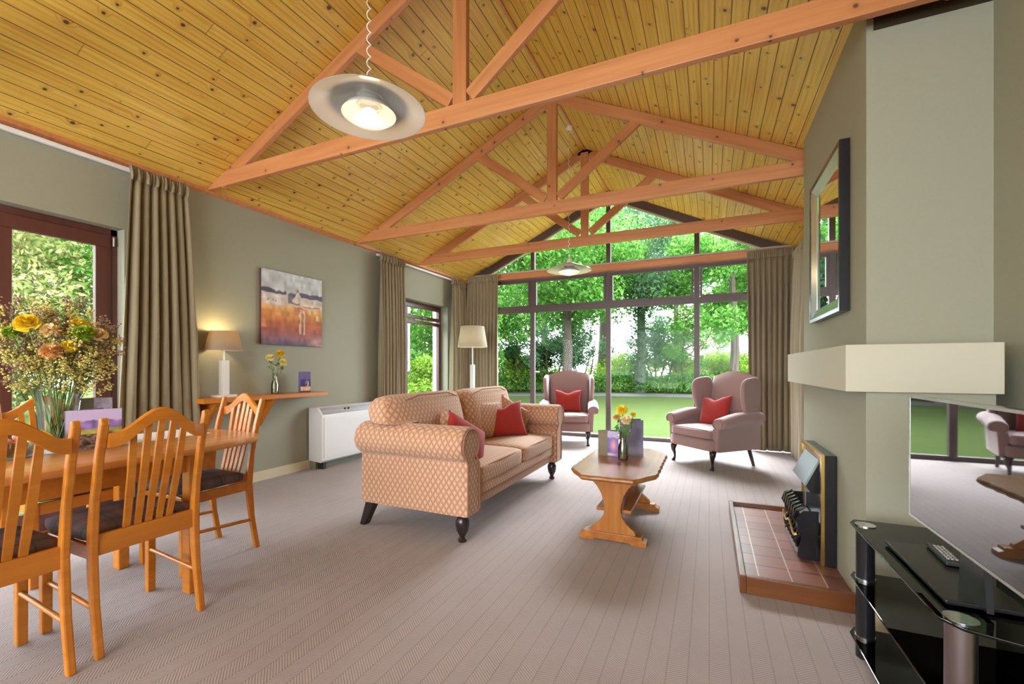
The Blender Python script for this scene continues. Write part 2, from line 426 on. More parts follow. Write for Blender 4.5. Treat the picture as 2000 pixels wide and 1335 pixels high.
        if mod: 
            md = o.modifiers.new('b', 'BEVEL'); md.width = mod; md.segments = 2; md.limit_method = 'ANGLE'
        return o
def sub(mb, name, mat, pobj, **kw):
    """a piece of a part: shares the part's own space"""
    return mb.build(name, mat, pobj, **kw)
def struct(name, mb, mat, parent=None, **kw):
    o = mb.build(name, mat, parent, **kw)
    if not parent: o['kind'] = 'structure'
    return o
def beam_obj(name, p0, p1, w, h, mat, parent=None, bev=.004, roll_axis='y'):
    """timber with its long side on local x; w along world y (the truss thickness)"""
    p0, p1 = Vector(p0), Vector(p1); d = p1-p0; L = d.length
    m = MB().box((0,0,0), (L, w, h), bev=bev); o = m.build(name, mat, parent)
    x = d.normalized(); y = Vector((0, 1, 0)); 
    if abs(x.y) > .9: y = Vector((-1, 0, 0))
    z = x.cross(y).normalized(); y = z.cross(x)
    o.matrix_local = Matrix.Translation((p0+p1)/2) @ Matrix((x, y, z)).transposed().to_4x4()
    return o
def ease(t): return t*t*(3-2*t)

# ------------------------------------------------------------------ the room
XL, XW, XC = -4.18, 1.145, -1.502          # left wall, right wall, ridge
ZE, ZR, SL = 2.762, 4.047, .48             # eaves, ridge, slope
YG, YB = 7.159, -3.5                       # glass gable, wall behind the camera
def roof(x): return ZR-SL*abs(x-XC)
struct('floor', MB().b2(XL-.02, XW+.02, YB, YG+.08, -.06, 0), M['carpet'])
for side, sg in (('left', -1), ('right', 1)):
    Lw = 2.85; ln = math.hypot(Lw, Lw*SL)
    o = MB().b2(0, ln, YB-.05-2, YG+.35-2, 0, .05).build('ceiling', M['planks']); o['kind'] = 'structure'
    a = math.atan(SL)
    if sg > 0: o.matrix_world = Matrix.Translation((XC, 2, ZR)) @ Matrix.Rotation(a, 4, 'Y')
    else:
        o.matrix_world = Matrix.Translation((XC, 2, ZR)) @ Matrix.Rotation(-a, 4, 'Y') @ Matrix.Translation((-ln, 0, 0))
o = MB().box((0,0,0), (YG-YB, .02, .02), bev=.004).build('trim_1', M['timber']); o.rotation_euler = (0, 0, PI/2)
o.location = (XC, (YG+YB)/2, ZR-.012); o['kind'] = 'structure'
# left wall, with a door opening and a window opening
T = .24
wl = MB()
def holes(mb, x0, x1, y0, y1, z0, z1, hs):
    ys = y0
    for (a, b, c, d) in hs:
        mb.b2(x0, x1, ys, a, z0, z1)
        if c > z0: mb.b2(x0, x1, a, b, z0, c)
        mb.b2(x0, x1, a, b, d, z1); ys = b
    mb.b2(x0, x1, ys, y1, z0, z1)
W1 = (-1.1, 1.873, .0, 2.235); W2 = (4.85, 6.52, .12, 2.21)
holes(wl, XL-T, XL, YB, YG+.05, -.05, ZE+.02, [W1, W2])
struct('wall_left', wl, M['wall'])
wb = MB(); holes2 = [(-3.9, .9, .35, 2.6)]  # opening added in the unseen back wall for the rear fill light
for (a, b, c, d) in holes2:
    wb.b2(XL, a, YB-.2, YB, 0, ZE); wb.b2(b, XW, YB-.2, YB, 0, ZE); wb.b2(a, b, YB-.2, YB, 0, c); wb.b2(a, b, YB-.2, YB, d, ZE)
wb.prism([(XL, ZE), (XW+.05, ZE), (XC, ZR)], YB-.2, YB, 'y')
struct('wall_back', wb, M['wall'])
struct('wall_right', MB().b2(XW, XW+.2, YB, YG+.05, -.05, roof(XW)+.05), M['wall'])
# chimney breast (the mantel hides the step between its two halves)
struct('wall_chimney', MB().prism([(.63, 2.40), (1.05, 2.40), (1.05, 2.64), (XW+.01, 2.64), (XW+.01, 3.79), (.63, 3.79)], 0, 1.14, 'z').b2(.693, XW+.01, 3.79, 4.169, 0, 1.14).prism([(.693, 1.14), (XW+.01, 1.14), (XW+.01, roof(XW)+.03), (.693, roof(.693)+.03)], 2.635, 4.169, 'y'), M['wall'])
struct('trim_2', MB().prism([(.672, roof(.672)+.004), (.694, roof(.694)+.004), (.694, roof(.694)-.03), (.672, roof(.672)-.014)], 2.62, 4.16, 'y'), plain('trim_pine', (.60, .40, .09), .4))
struct('trim_shade_strip', MB().b2(.72, XW, 2.622, 2.636, 2.772, 2.96), plain('shade_brown', (.03, .018, .006), .6))  # dark strip added to stand for the shade behind the truss beam
struct('trim_3', MB().prism([(XL, ZE-.03), (XL+.03, ZE-.018), (XL+.03, roof(XL+.03)+.004), (XL, ZE+.004)], YB, YG, 'y'), M['timber'])
def skirt(name, x0, x1, y0, y1):
    dx, dy = (abs(x1-x0) < .05), (abs(y1-y0) < .05)
    m = MB().b2(x0, x1, y0, y1, 0, .085).b2(x0+(.004 if x1 > 2 else 0), x1-.006 if dx else x1, y0, y1, .085, .098)
    return struct(name, m, M['skirting'])
skirt('baseboard_left', XL, XL+.018, W1[1], YG)
skirt('baseboard_chimney', .64, 1.05, 2.382, 2.40)
skirt('baseboard_right', XW-.018, XW, YB, 2.63)

# gable window
fr = MB(); YF = YG
MX = [-4.14, -2.835, -1.505, -.171, 1.11]
gw = empty('window_1', (XC, YF, 0)); gw['kind'] = 'structure'
def gpart(name, mb, mat=M['dark_frame'], **kw):
    o = mb.build(name, mat, gw, **kw); o.location = (-XC, -YF, 0); return o
wid = .078
for i, x in enumerate(MX):
    w = .09 if i in (0, 4) else .078
    top = 2.70
    gpart('mullion', MB().b2(x-w/2, x+w/2, YF-.01, YF+.048, 0, top))
gpart('transom', MB().b2(XL, XW, YF-.005, YF+.045, 2.125, 2.215))
gpart('head_rail', MB().b2(XL, XW, YF-.005, YF+.085, 2.68, 2.74))
gpart('sill_rail', MB().b2(XL, XW, YF-.01, YF+.09, 0, .055))
for a, b in zip(MX, MX[1:]):
    # opening top lights with a slimmer sash
    f = MB(); x0, x1 = a+.045, b-.045
    f.b2(x0, x1, YF-.02, YF+.036, 2.215, 2.245).b2(x0, x1, YF-.02, YF+.036, 2.655, 2.685).b2(x0, x0+.03, YF-.02, YF+.036, 2.245, 2.655).b2(x1-.03, x1, YF-.02, YF+.036, 2.245, 2.655)
    sa = gpart('sash', f)
    sub(MB().b2((x0+x1)/2-.03, (x0+x1)/2+.03, YF-.035, YF-.015, 2.222, 2.238), 'window_handle', M['black_matt'], sa)
    sub(MB().b2(x0, x1, YF+.03, YF+.034, 2.24, 2.66), 'pane', M['pane'], sa)
    gpart('pane', MB().b2(a+.03, b-.03, YF+.035, YF+.039, .05, 2.13), M['pane'])
for x in (-2.835, -1.505, -.171):
    gpart('gable_post', MB().b2(x-.036, x+.036, YF+.0, YF+.058, 2.8, roof(x)-.02))
gpart('pane', MB().prism([(XL+.1, 2.80), (XW-.1, 2.80), (XW-.1, roof(XW-.1)-.02), (XC, ZR-.02), (XL+.1, roof(XL+.1)-.02)], YF+.05, YF+.054, 'y'), M['pane'])
for sg in (-1, 1):
    xe = XL if sg < 0 else XW
    gpart('raking_frame', MB().prism([(XC, ZR+.01), (xe, roof(xe)+.01), (xe, roof(xe)-.13), (XC, ZR-.13)], YF-.02, YF+.10, 'y'))
    gpart('raking_bead', MB().prism([(XC, ZR-.13), (xe, roof(xe)-.13), (xe, roof(xe)-.155), (XC, ZR-.155)], YF+.02, YF+.06, 'y'), plain('pale_bead', (.55, .52, .36), .5))
# timber rail across the gable window
tb = beam_obj('timber_rail', (XL, YF-.06, 2.775), (XW, YF-.06, 2.775), .07, .085, M['timber'])
tag(tb, 'plain horizontal pine rail across the head of the gable window', 'beam')
ledge = struct('trim_4', MB().b2(XL, XW, YF-.1, YF+.0, 2.82, 2.845), plain('pale_ledge', (.5, .42, .38), .5))

# patio door in the left wall
def wframe(name, y0, y1, z0, z1, muls, trans, xf, fw=.075, mat=M['mahogany']):
    e = empty(name, (xf, (y0+y1)/2, z0)); e['kind'] = 'structure'; off = (-xf, -(y0+y1)/2, -z0)
    def p(n, mb, m=mat):
        o = mb.build(n, m, e, mod=.005 if m is mat else None); o.location = off; return o
    p('frame', MB().b2(xf-.05, xf+.03, y0, y1, z1-fw*.55, z1).b2(xf-.05, xf+.03, y0, y1, z0, z0+fw*.55).b2(xf-.05, xf+.03, y0, y0+fw*.5, z0, z1).b2(xf-.05, xf+.03, y1-fw*.5, y1, z0, z1))
    ys = [y0+fw*.5]+[v for m in muls for v in (m-.01, m+.01)]+[y1-fw*.5]
    zs = [z0+fw*.55]+[v for m in trans for v in (m-.01, m+.01)]+[z1-fw*.55]
    for i in range(0, len(ys), 2):
        for j in range(0, len(zs), 2):
            a, b, c, d = ys[i], ys[i+1], zs[j], zs[j+1]
            s_ = p('sash', MB().b2(xf+.002, xf+.045, a, b, d-fw, d).b2(xf+.002, xf+.045, a, b, c, c+fw).b2(xf+.002, xf+.045, a, a+fw, c+fw, d-fw).b2(xf+.002, xf+.045, b-fw, b, c+fw, d-fw))
            sub(MB().b2(xf+.008, xf+.012, a+fw*.9, b-fw*.9, c+fw*.9, d-fw*.9), 'pane', M['pane'], s_)
    return e, p
d1, dp = wframe('window_2', W1[0], W1[1], .0, 2.235, [-.35, 1.19], [], XL-.13, .095)
dp('hinge', MB().tube([(XL-.08, 1.84, 2.10), (XL-.08, 1.84, 2.17)], .007), M['chrome'])
w2, wp = wframe('window_3', W2[0], W2[1], .12, 2.21, [5.5], [1.93], XL-.17, .06)
wp('window_handle', MB().b2(XL-.125, XL-.10, 5.93, 6.05, 1.955, 1.975), M['chrome'])
struct('trim_5', MB().b2(XL-.24, XL+.02, W2[0], W2[1], .09, .12), M['white'])

# ------------------------------------------------------------------ roof trusses
def truss(y, label, th=.044):
    e = empty('roof_truss', (XC, y+th/2, 2.764)); tag(e, label, 'roof truss', 'pine roof trusses')
    e.location = (0, 0, 0)
    yc = y+th/2; a = math.atan(SL)
    beam_obj('tie_beam', (XL+.02, yc, 2.764+.066), (XW-.0, yc, 2.764+.066), th, .132, M['timber'], e)
    for sg in (-1, 1):
        xe = XC+sg*2.50; hd = .105
        n = Vector((-sg*math.sin(a), 0, -math.cos(a)))*(hd/2+.002)
        p0 = Vector((XC-sg*0.06, yc, ZR+.06*SL))+n; p1 = Vector((xe, yc, roof(xe)))+n
        beam_obj('rafter', p0, p1, th*.9, hd, M['timber'], e)
        beam_obj('strut', (XC+sg*.07, yc, 2.93), (XC+sg*.90, yc, 3.56), th*.8, .095, M['timber'], e)
    beam_obj('king_post', (XC, yc, 2.89), (XC, yc, ZR-.05), th*1.02, .105, M['timber'], e)
    return e
truss(.62, 'pine roof truss nearest the camera, only its rafter showing in the corner')
truss(2.482, 'large pine roof truss directly above the sofa end, beside the near pendant lamp')
truss(4.336, 'pine roof truss in the middle, above the coffee table')
truss(5.651, 'pine roof truss nearest the gable window, in front of the far pendant')

# ------------------------------------------------------------------ outside
o = MB().b2(-40, 40, 10.0, 60, -.22, -.14).b2(-40, XL-T, -20, 10.0, -.22, -.14).b2(XL-T-.1, 30, YG+.2, 10.0, -.22, -.14).build('lawn', M['grass']); o['kind'] = 'structure'
pts = []
for i in range(21):
    t = i/20; pts.append((-22+44*t, 21.0+2.0*math.sin(t*3.0+.3)-11*(max(0, .45-t))**1.2*2.2))
pv = MB(); N = len(pts)
pv.grid(lambda u, v: (pts[round(u*20)][0], pts[round(u*20)][1]-2.6+2.4*v, -.135), 20, 1)
o = pv.build('path', M['gravel']); o['kind'] = 'structure'
o = MB().grid(lambda u, v: (-7.6-2.2*v, -8+14*u, -.13), 10, 1).build('path', M['gravel']); o['kind'] = 'structure'
o = MB().b2(XL-.37, XL-T-.01, 6.60, 6.9, -.1, 2.9).build('wall_outside', M['render']); o['kind'] = 'structure'

def leaves(name, mat, parent, n, fn, size, up=.3):
    """n small folded leaves; fn(k) gives centres as an (n,3) array"""
    c = fn(n); nrm = NR.normal(size=(n, 3)); nrm[:, 2] += up; nrm /= np.linalg.norm(nrm, axis=1)[:, None]
    a = np.cross(nrm, NR.normal(size=(n, 3))); a /= np.linalg.norm(a, axis=1)[:, None]; b = np.cross(nrm, a)
    s = size*(.6+.8*NR.rand(n))[:, None]
    v = np.empty((n, 4, 3)); v[:, 0] = c-a*s; v[:, 1] = c-b*s*.45+nrm*s*.12; v[:, 2] = c+a*s; v[:, 3] = c+b*s*.45+nrm*s*.12
    me = bpy.data.meshes.new(name); me.vertices.add(n*4); me.vertices.foreach_set('co', v.reshape(-1))
    me.loops.add(n*4); me.loops.foreach_set('vertex_index', np.arange(n*4))
    me.polygons.add(n); me.polygons.foreach_set('loop_start', np.arange(0, n*4, 4))
    me.update(calc_edges=True); me.materials.append(mat)
    o = bpy.data.objects.new(name, me); link(o, parent); return o
def clumps(cs, rs, flat=.8):
    cs = np.array(cs); rs = np.array(rs)
    def fn(n):
        k = NR.choice(len(cs), n, p=rs**2/np.sum(rs**2)); d = NR.normal(size=(n, 3)); d /= np.linalg.norm(d, axis=1)[:, None]
        rr = (NR.rand(n)**.4)[:, None]; d[:, 2] *= flat
        return cs[k]+d*rr*rs[k][:, None]
    return fn
def tree(loc, h, cr, label, leaf='leaf', n=7000, size=.16, tr=.16, bark='bark', z0=.35, lean=0, group='trees beyond the lawn', cl=26, cat='tree', ivy=False, stems=1, name='tree'):
    if loc[1] > 12: h = min(h, .45*math.hypot(loc[0], loc[1])+.5)
    e = empty(name, loc); tag(e, label, cat, group)
    m = MB(); cs = []; rs = []
    for s_ in range(stems):
        a = s_*2.4; base = Vector((.25*math.cos(a)*(stems > 1), .25*math.sin(a)*(stems > 1), -.1))
        sp = cr*.55 if stems > 1 else .0
        tip = Vector((base.x+sp*math.cos(a)+lean, base.y+sp*math.sin(a), h*.85))
        pth = [base.lerp(tip, t)+Vector((.12*math.sin(5*t+s_), .1*math.cos(4*t+s_), 0))*(t > 0) for t in (0, .25, .5, .75, 1)]
        m.tube(pth, [tr*q/math.sqrt(stems) for q in (1.15, .9, .7, .45, .15)], 8)
        for k in range(7 if stems == 1 else 3):
            t = z0+(.95-z0)*(k+.5)/7 if stems == 1 else .45+.15*k; b0 = base.lerp(tip, t)
            an = R.random()*2*PI; L = cr*(.5+.4*R.random())*(1.1-.4*t); b1 = b0+Vector((L*math.cos(an), L*math.sin(an), L*.35))
            m.tube([b0, b0.lerp(b1, .5)+Vector((0, 0, .08)), b1], [tr*.32, tr*.2, tr*.08], 6)
            cs.append(tuple(b1)); rs.append(cr*.35)
    m.build('trunk', M[bark], e, smooth=True)
    for k in range(cl):
        t = R.random(); z = h*(z0+(1-z0)*t); w = cr*math.sin(PI*min(1, .12+.88*t))**.6
        an = R.random()*2*PI; q = R.random()**.5*w
        cs.append((q*math.cos(an)+lean*z/h, q*math.sin(an), z)); rs.append(cr*(.24+.2*R.random()))
    leaves('foliage', M[leaf], e, int(n*2.4), clumps(cs, rs), size*.56)
    if ivy: leaves('ivy', M['leaf_dark'], e, 1800, clumps([(0, 0, h*.06*i) for i in range(9)], [tr*2.0]*9, 1.6), size*.55)
    return e
def at(px, w):  # a spot on the ground w metres ahead of the camera in the direction of picture column px
    u = (px-1000)/853.648; c, s_ = math.cos(YAW), math.sin(YAW)
    return (w*(u*c-s_), w*(u*s_+c), -.14)
tree(at(950, 17), 9, 3.2, 'broad light green tree at the left of the gable view', 'leaf', 11000, .17, .2)
tree(at(1105, 21), 10.5, 3.6, 'tall leafy green tree left of the middle mullion', 'leaf', 13000, .18, .24, z0=.38)
tree(at(1172, 27), 13, 2.6, 'slender brown trunk pine just left of the middle mullion', 'leaf_blue', 5000, .17, .3, z0=.55, lean=.3)
tree(at(1249, 23), 14, 3.3, 'ivy covered trunk pine right of the middle mullion', 'leaf_blue', 9000, .17, .27, bark='bark_ivy', z0=.42, ivy=True)
tree(at(1318, 31), 15, 3.4, 'tall bluish pine behind the ivy covered one', 'leaf_blue', 7000, .2, .22, z0=.4)
tree(at(1430, 19), 9.5, 2.9, 'bright green tree at the right of the gable view', 'leaf', 11000, .17, .2, z0=.3)
tree(at(1560, 24), 12, 3.6, 'large green tree behind the right curtain', 'leaf', 7000, .2, .25, z0=.2)
tree(at(1060, 33), 15, 4.5, 'tall backdrop tree at the left, furthest from the glass', 'leaf_blue', 8000, .24, .3, z0=.3)
tree(at(1420, 36), 16, 4.5, 'tall backdrop tree at the right, furthest from the glass', 'leaf', 8000, .24, .3, z0=.35)
tree(at(900, 24), 12, 4.0, 'dense green tree seen past the left curtain', 'leaf', 9000, .22, .25, z0=.1)
tree(at(1020, 24.5), 3.6, 1.5, 'dark rounded shrub left of the left mullion', 'leaf_dark', 3500, .12, .1, z0=.45, stems=4, cl=12, cat='shrub', group='multi-stemmed shrubs behind the hedge', name='shrub')
tree(at(1078, 24), 3.7, 1.6, 'bare stemmed spreading shrub behind the left armchair', 'leaf_blue', 2600, .12, .1, z0=.6, stems=5, cl=12, cat='shrub', group='multi-stemmed shrubs behind the hedge', name='shrub')
tree(at(1132, 24), 3.8, 1.5, 'grey green shrub beside the slender brown trunk', 'leaf_blue', 3200, .12, .1, z0=.5, stems=4, cl=12, cat='shrub', group='multi-stemmed shrubs behind the hedge', name='shrub')
tree(at(1283, 25), 3.9, 1.9, 'wide dark stemmed shrub right of the ivy covered trunk', 'leaf_blue', 3600, .12, .13, z0=.5, stems=5, cl=14, cat='shrub', group='multi-stemmed shrubs behind the hedge', name='shrub')
tree(at(1335, 24), 3.6, 1.5, 'round shrub close to the right mullion', 'leaf', 3000, .12, .11, z0=.5, stems=3, cl=12, cat='shrub', group='multi-stemmed shrubs behind the hedge', name='shrub')
for px, w, l in ((1040, 26.5, 'lime green bush at the left'), (1215, 26.0, 'lime green bush at the foot of the ivy covered trunk'), (1310, 26.5, 'lime green bush right of centre'), (1395, 25.5, 'lime green bush by the right mullion'), (1450, 25.0, 'lime green bush beside the right curtain'), (985, 25.5, 'lime green bush beside the left curtain')):
    tree(at(px, w), 1.9, 1.9, l+', behind the low hedge', 'leaf_lime', 3200, .13, .05, z0=.15, cl=16, cat='bush', group='lime bushes behind the hedge', name='bush')
hd = empty('low_hedge', (-2, 22.6, -.14)); tag(hd, 'low clipped green hedge running along the gravel path', 'hedge')
def hfn(n):
    x = -20+32*NR.rand(n); yy = 22.3+1.5*np.sin((x+20)/32*3.0)-.0; y = yy+1.6*NR.rand(n)
    z = .95*NR.rand(n)**.55*(1-.12*np.sin(x*1.7)); y = y-.5*(z < .5); 
    y = y-np.maximum(0, -6-x)*.42
    return np.stack([x+2, y-22.6, z], 1)
leaves('foliage', M['leaf'], hd, 42000, hfn, .07, 1.0)
# growth outside the patio door and the side window
tree((-8.6, 5.0, -.14), 6.5, 2.6, 'dense green tree outside the side window', 'leaf', 9000, .11, .14, z0=.12, group='growth outside the left wall')
tree((-10.5, 12.5, -.14), 9, 3.2, 'tall tree beyond the side window lawn', 'leaf', 8000, .15, .2, z0=.1, group='growth outside the left wall')
tree((-7.4, 9.6, -.14), 1.5, 1.1, 'low round green bush seen through the side window', 'leaf_lime', 2600, .09, .04, z0=.1, cl=12, group='growth outside the left wall', cat='bush', name='bush')
for i, (x, y, l) in enumerate(((-11.2, 2.2, 'pink tipped bush at the left of the patio door'), (-11.6, 4.2, 'pink tipped bush at the middle of the patio door'), (-12.2, 6.4, 'pink tipped bush at the right of the patio door'))):
    tree((x, y, -.14), 5.2, 1.9, 'tall '+l, 'leaf_pale' if i != 2 else 'leaf_lime', 8000, .085, .06, z0=.06, cl=30, stems=3, group='bushes outside the patio door', cat='bush', name='bush')
tree((-17, 4.5, -.14), 13, 4.5, 'big dark conifer behind the bushes outside the patio door', 'leaf_dark', 7000, .22, .3, z0=.1, group='growth outside the left wall')
tree((-16, -2.5, -.14), 8, 3.5, 'rounded tree far to the left outside', 'leaf', 5000, .2, .2, z0=.1, group='growth outside the left wall')
# neighbour's house glimpsed through the trees
hs = empty('house', at(1402, 62)); tag(hs, 'pale brick house with terracotta roof glimpsed through the trees', 'house')
MB().b2(-5, 5, -3, 3, 0, 9.8).build('wall', M['brick_far'], hs)
MB().prism([(-3.6, 9.8), (3.6, 9.8), (0, 12.2)], -5.4, 5.4, 'x').build('roof', plain('terracotta', (.5, .26, .18), .8), hs)
for i, px in enumerate((1412, 1434)):  # pale blocks stand in for window reflections seen in the gable glass
    o = MB().b2(-.35, .35, -.2, .2, 0, 3.6, bev=.03).build('reflection_block', M['render']); o.location = at(px, 26.8)
    tag(o, ('left' if i == 0 else 'right')+' one of two pale blocks standing in for reflections in the gable glass', 'gate pier', 'reflection blocks')

# ------------------------------------------------------------------ curtains
def curtain(name_label, A, B, z1, top_w, bot_w, folds, mat='curtain', z0=.012, amp=.055, side=1, seed=1, group='full length curtains', flare=0.0, cx=.5):
    """A->B the wall line; centre fraction cx; top_w/bot_w widths"""
    A, B = Vector((*A, 0)), Vector((*B, 0)); d = (B-A).normalized(); nrm = Vector((-d.y, d.x, 0))*side
    C = A.lerp(B, cx); rr = random.Random(seed); ph = [rr.uniform(-.5, .5) for _ in range(folds+2)]; am = [rr.uniform(.65, 1.25) for _ in range(folds+2)]
    e = empty('curtain', (C.x, C.y, 0)); tag(e, name_label, 'curtain', group)
    H = z1-z0; hh = .085
    def f(u, v):
        t = v; k = u*folds; i = int(min(folds-1, k)); fr_ = k-i
        a_ = am[i]*(1-ease(fr_))+am[i+1]*ease(fr_); p_ = ph[i]*(1-ease(fr_))+ph[i+1]*ease(fr_)
        w = top_w+(bot_w-top_w)*t**.8; s = (u-.5)*w+flare*t*t
        grow = .35+.65*min(1, t*2.2)
        s += .016*math.sin(2*PI*k*1+2.5*p_*t)*grow
        off = amp*a_*grow*(math.cos(2*PI*k+p_*1.8*t)+.25*math.cos(4*PI*k+3*t+p_))
        P = d*s+nrm*(off+amp*1.3); return Vector((P.x, P.y, z1-hh-(H-hh)*t))
    MB().grid(f, folds*10, 26).build('drape', M[mat], e, smooth='all').modifiers.new('s', 'SOLIDIFY').thickness = .003
    def g(u, v):
        s = (u-.5)*top_w; off = .020*math.cos(2*PI*u*folds*3+2*math.sin(9*u))+amp*.45*math.cos(2*PI*u*folds)*v+.012*math.sin(PI*v)
        P = d*s+nrm*(off+amp*1.3-.004*v); return Vector((P.x, P.y, z1-(hh+.02)*v+.011*math.cos(2*PI*u*folds*3+1+3*math.sin(7*u))*(1-v)))
    MB().grid(g, folds*18, 5).build('gathered_heading', M[mat], e, smooth='all').modifiers.new('s', 'SOLIDIFY').thickness = .006
    return e
curtain('olive linen curtain hanging beside the patio door, left of the table lamp', (XL+.05, 1.83), (XL+.05, 2.27), 2.70, .40, .60, 7, side=-1, seed=3)
curtain('olive linen curtain at the left side of the small side window', (XL+.05, 4.62), (XL+.05, 5.18), 2.71, .50, .52, 8, side=-1, seed=5, cx=.5)
curtain('olive linen curtain in the corner, at the right side of the small side window', (XL+.06, 6.42), (XL+.06, 6.90), 2.70, .42, .50, 6, side=-1, seed=6)
curtain('olive linen curtain at the left end of the gable window, behind the floor lamp', (XL+.12, 7.02), (XL+.82, 7.02), 2.80, .62, .62, 9, side=-1, seed=8)
curtain('olive linen curtain at the right end of the gable window, behind the wing armchair', (.48, 7.02), (1.10, 7.02), 2.775, .62, .56, 9, side=-1, seed=9)
curtain('paler curtain hanging on the right wall beside the chimney breast', (XW-.06, 6.55), (XW-.06, 5.9), 2.66, .75, .95, 8, mat='curtain_side', side=-1, seed=12, flare=.0)
def rail(label, y0, y1):
    o = MB().b2(XL+.012, XL+.045, y0, y1, 2.685, 2.715, bev=.005).b2(XL+.03, XL+.055, y0+.1, y0+.13, 2.66, 2.69).build('curtain_rail', M['white']); tag(o, label, 'curtain rail', 'white curtain rails')
rail('white curtain rail above the patio door', -1.2, 2.26)
rail('white curtain rail above the small side window', 4.7, 6.66)

# ------------------------------------------------------------------ pendant lamps
def pendant(loc, label, ceil, power):
    e = empty('pendant_lamp', loc); tag(e, label, 'pendant lamp', 'pendant lamps on coiled cords')
    MB().lathe([(.03, .085), (.075, .07), (.262, -.004), (.268, -.012), (.262, -.012), (.08, .052), (.0, .056)], n=48, caps=False).build('disc_shade', M['disc'], e, smooth=50)
    MB().lathe([(.06, .052), (.058, .012), (.052, .005), (.05, .005)], n=32, caps=False).build('collar', M['disc'], e, smooth=True)
    MB().lathe([(.126, -.028), (.118, -.010), (.085, .012), (.05, .02)], n=40, caps=False).build('inner_cone', M['disc'], e, smooth='all')
    MB().lathe([(.126, -.028), (.10, -.05), (.055, -.063), (.0, -.067)], n=40, caps=False).build('glass_diffuser', M['diffuser'], e, smooth='all')
    MB().lathe([(.0, .0), (.02, -.002), (.034, -.012), (.034, -.03), (.0, -.042)], (0, 0, .0), 20, False).build('bulb', M['bulb'], e, smooth='all')
    MB().lathe([(.03, .085), (.026, .11), (.012, .13), (.004, .135)], n=20).build('cord_cap', M['lamp_cord'], e, smooth=True)
    z1 = ceil-loc[2]; n = int((z1-.13)/.006); 
    m = MB(); m.tube([(.010*math.cos(i*.65), .010*math.sin(i*.65), .13+(z1-.13)*i/n) for i in range(n+1)], .0028, 5); m.build('coiled_cord', M['lamp_cord'], e, smooth='all')
    MB().lathe([(.0, z1-.03), (.035, z1-.03), (.045, z1), (.0, z1)], n=20).build('ceiling_rose', M['lamp_cord'], e, smooth=True)
    l = bpy.data.lights.new('pendant_light', 'POINT'); l.energy = power; l.color = (1, .70, .40); l.shadow_soft_size = .04
    lo = bpy.data.objects.new('pendant_light', l); link(lo, e); lo.location = (0, 0, -.10)
pendant((-1.50, 1.643, 2.40), 'large round white pendant lamp hanging near the camera', roof(-1.5), 4)
pendant((-1.53, 5.05, 2.325), 'round pendant lamp hanging further off, in front of the gable window', roof(-1.53), 4)
pendant((-1.50, -1.4, 2.40), 'added pendant lamp behind the camera, out of view, lighting the near room', roof(-1.5), 13)  # unseen lamp added to warm and brighten the near part of the room

# ------------------------------------------------------------------ painting, mirror, mantel
def painted(name, w, h, fn, parent=None, nx=90, nz=100, mat='canvas', thick=.004, plane='yz'):
    """flat panel in local y (width) and z with colours from fn(u,v)"""
    m = MB(); m.grid(lambda u, v: (0, u*w, v*h), nx, nz); o = m.build(name, M[mat], parent)
    me = o.data; ca = me.color_attributes.new('paint', 'FLOAT_COLOR', 'POINT'); co_ = np.empty(len(me.vertices)*3); me.vertices.foreach_get('co', co_); co_ = co_.reshape(-1, 3)
    u = co_[:, 1]/w; v = co_[:, 2]/h; c = fn(u, v); c = np.concatenate([np.clip(c, 0, 1), np.ones((len(c), 1))], 1); ca.data.foreach_set('color', c.reshape(-1)); return o
def smooth_noise(u, v, fx, fy, seed):
    r = np.random.RandomState(seed).rand(40, 40); x = u*fx; y = v*fy; i = np.floor(x).astype(int) % 39; j = np.floor(y).astype(int) % 39; a = x-np.floor(x); b = y-np.floor(y)
    a = a*a*(3-2*a); b = b*b*(3-2*b)
    return (r[i, j]*(1-a)+r[i+1, j]*a)*(1-b)+(r[i, j+1]*(1-a)+r[i+1, j+1]*a)*b
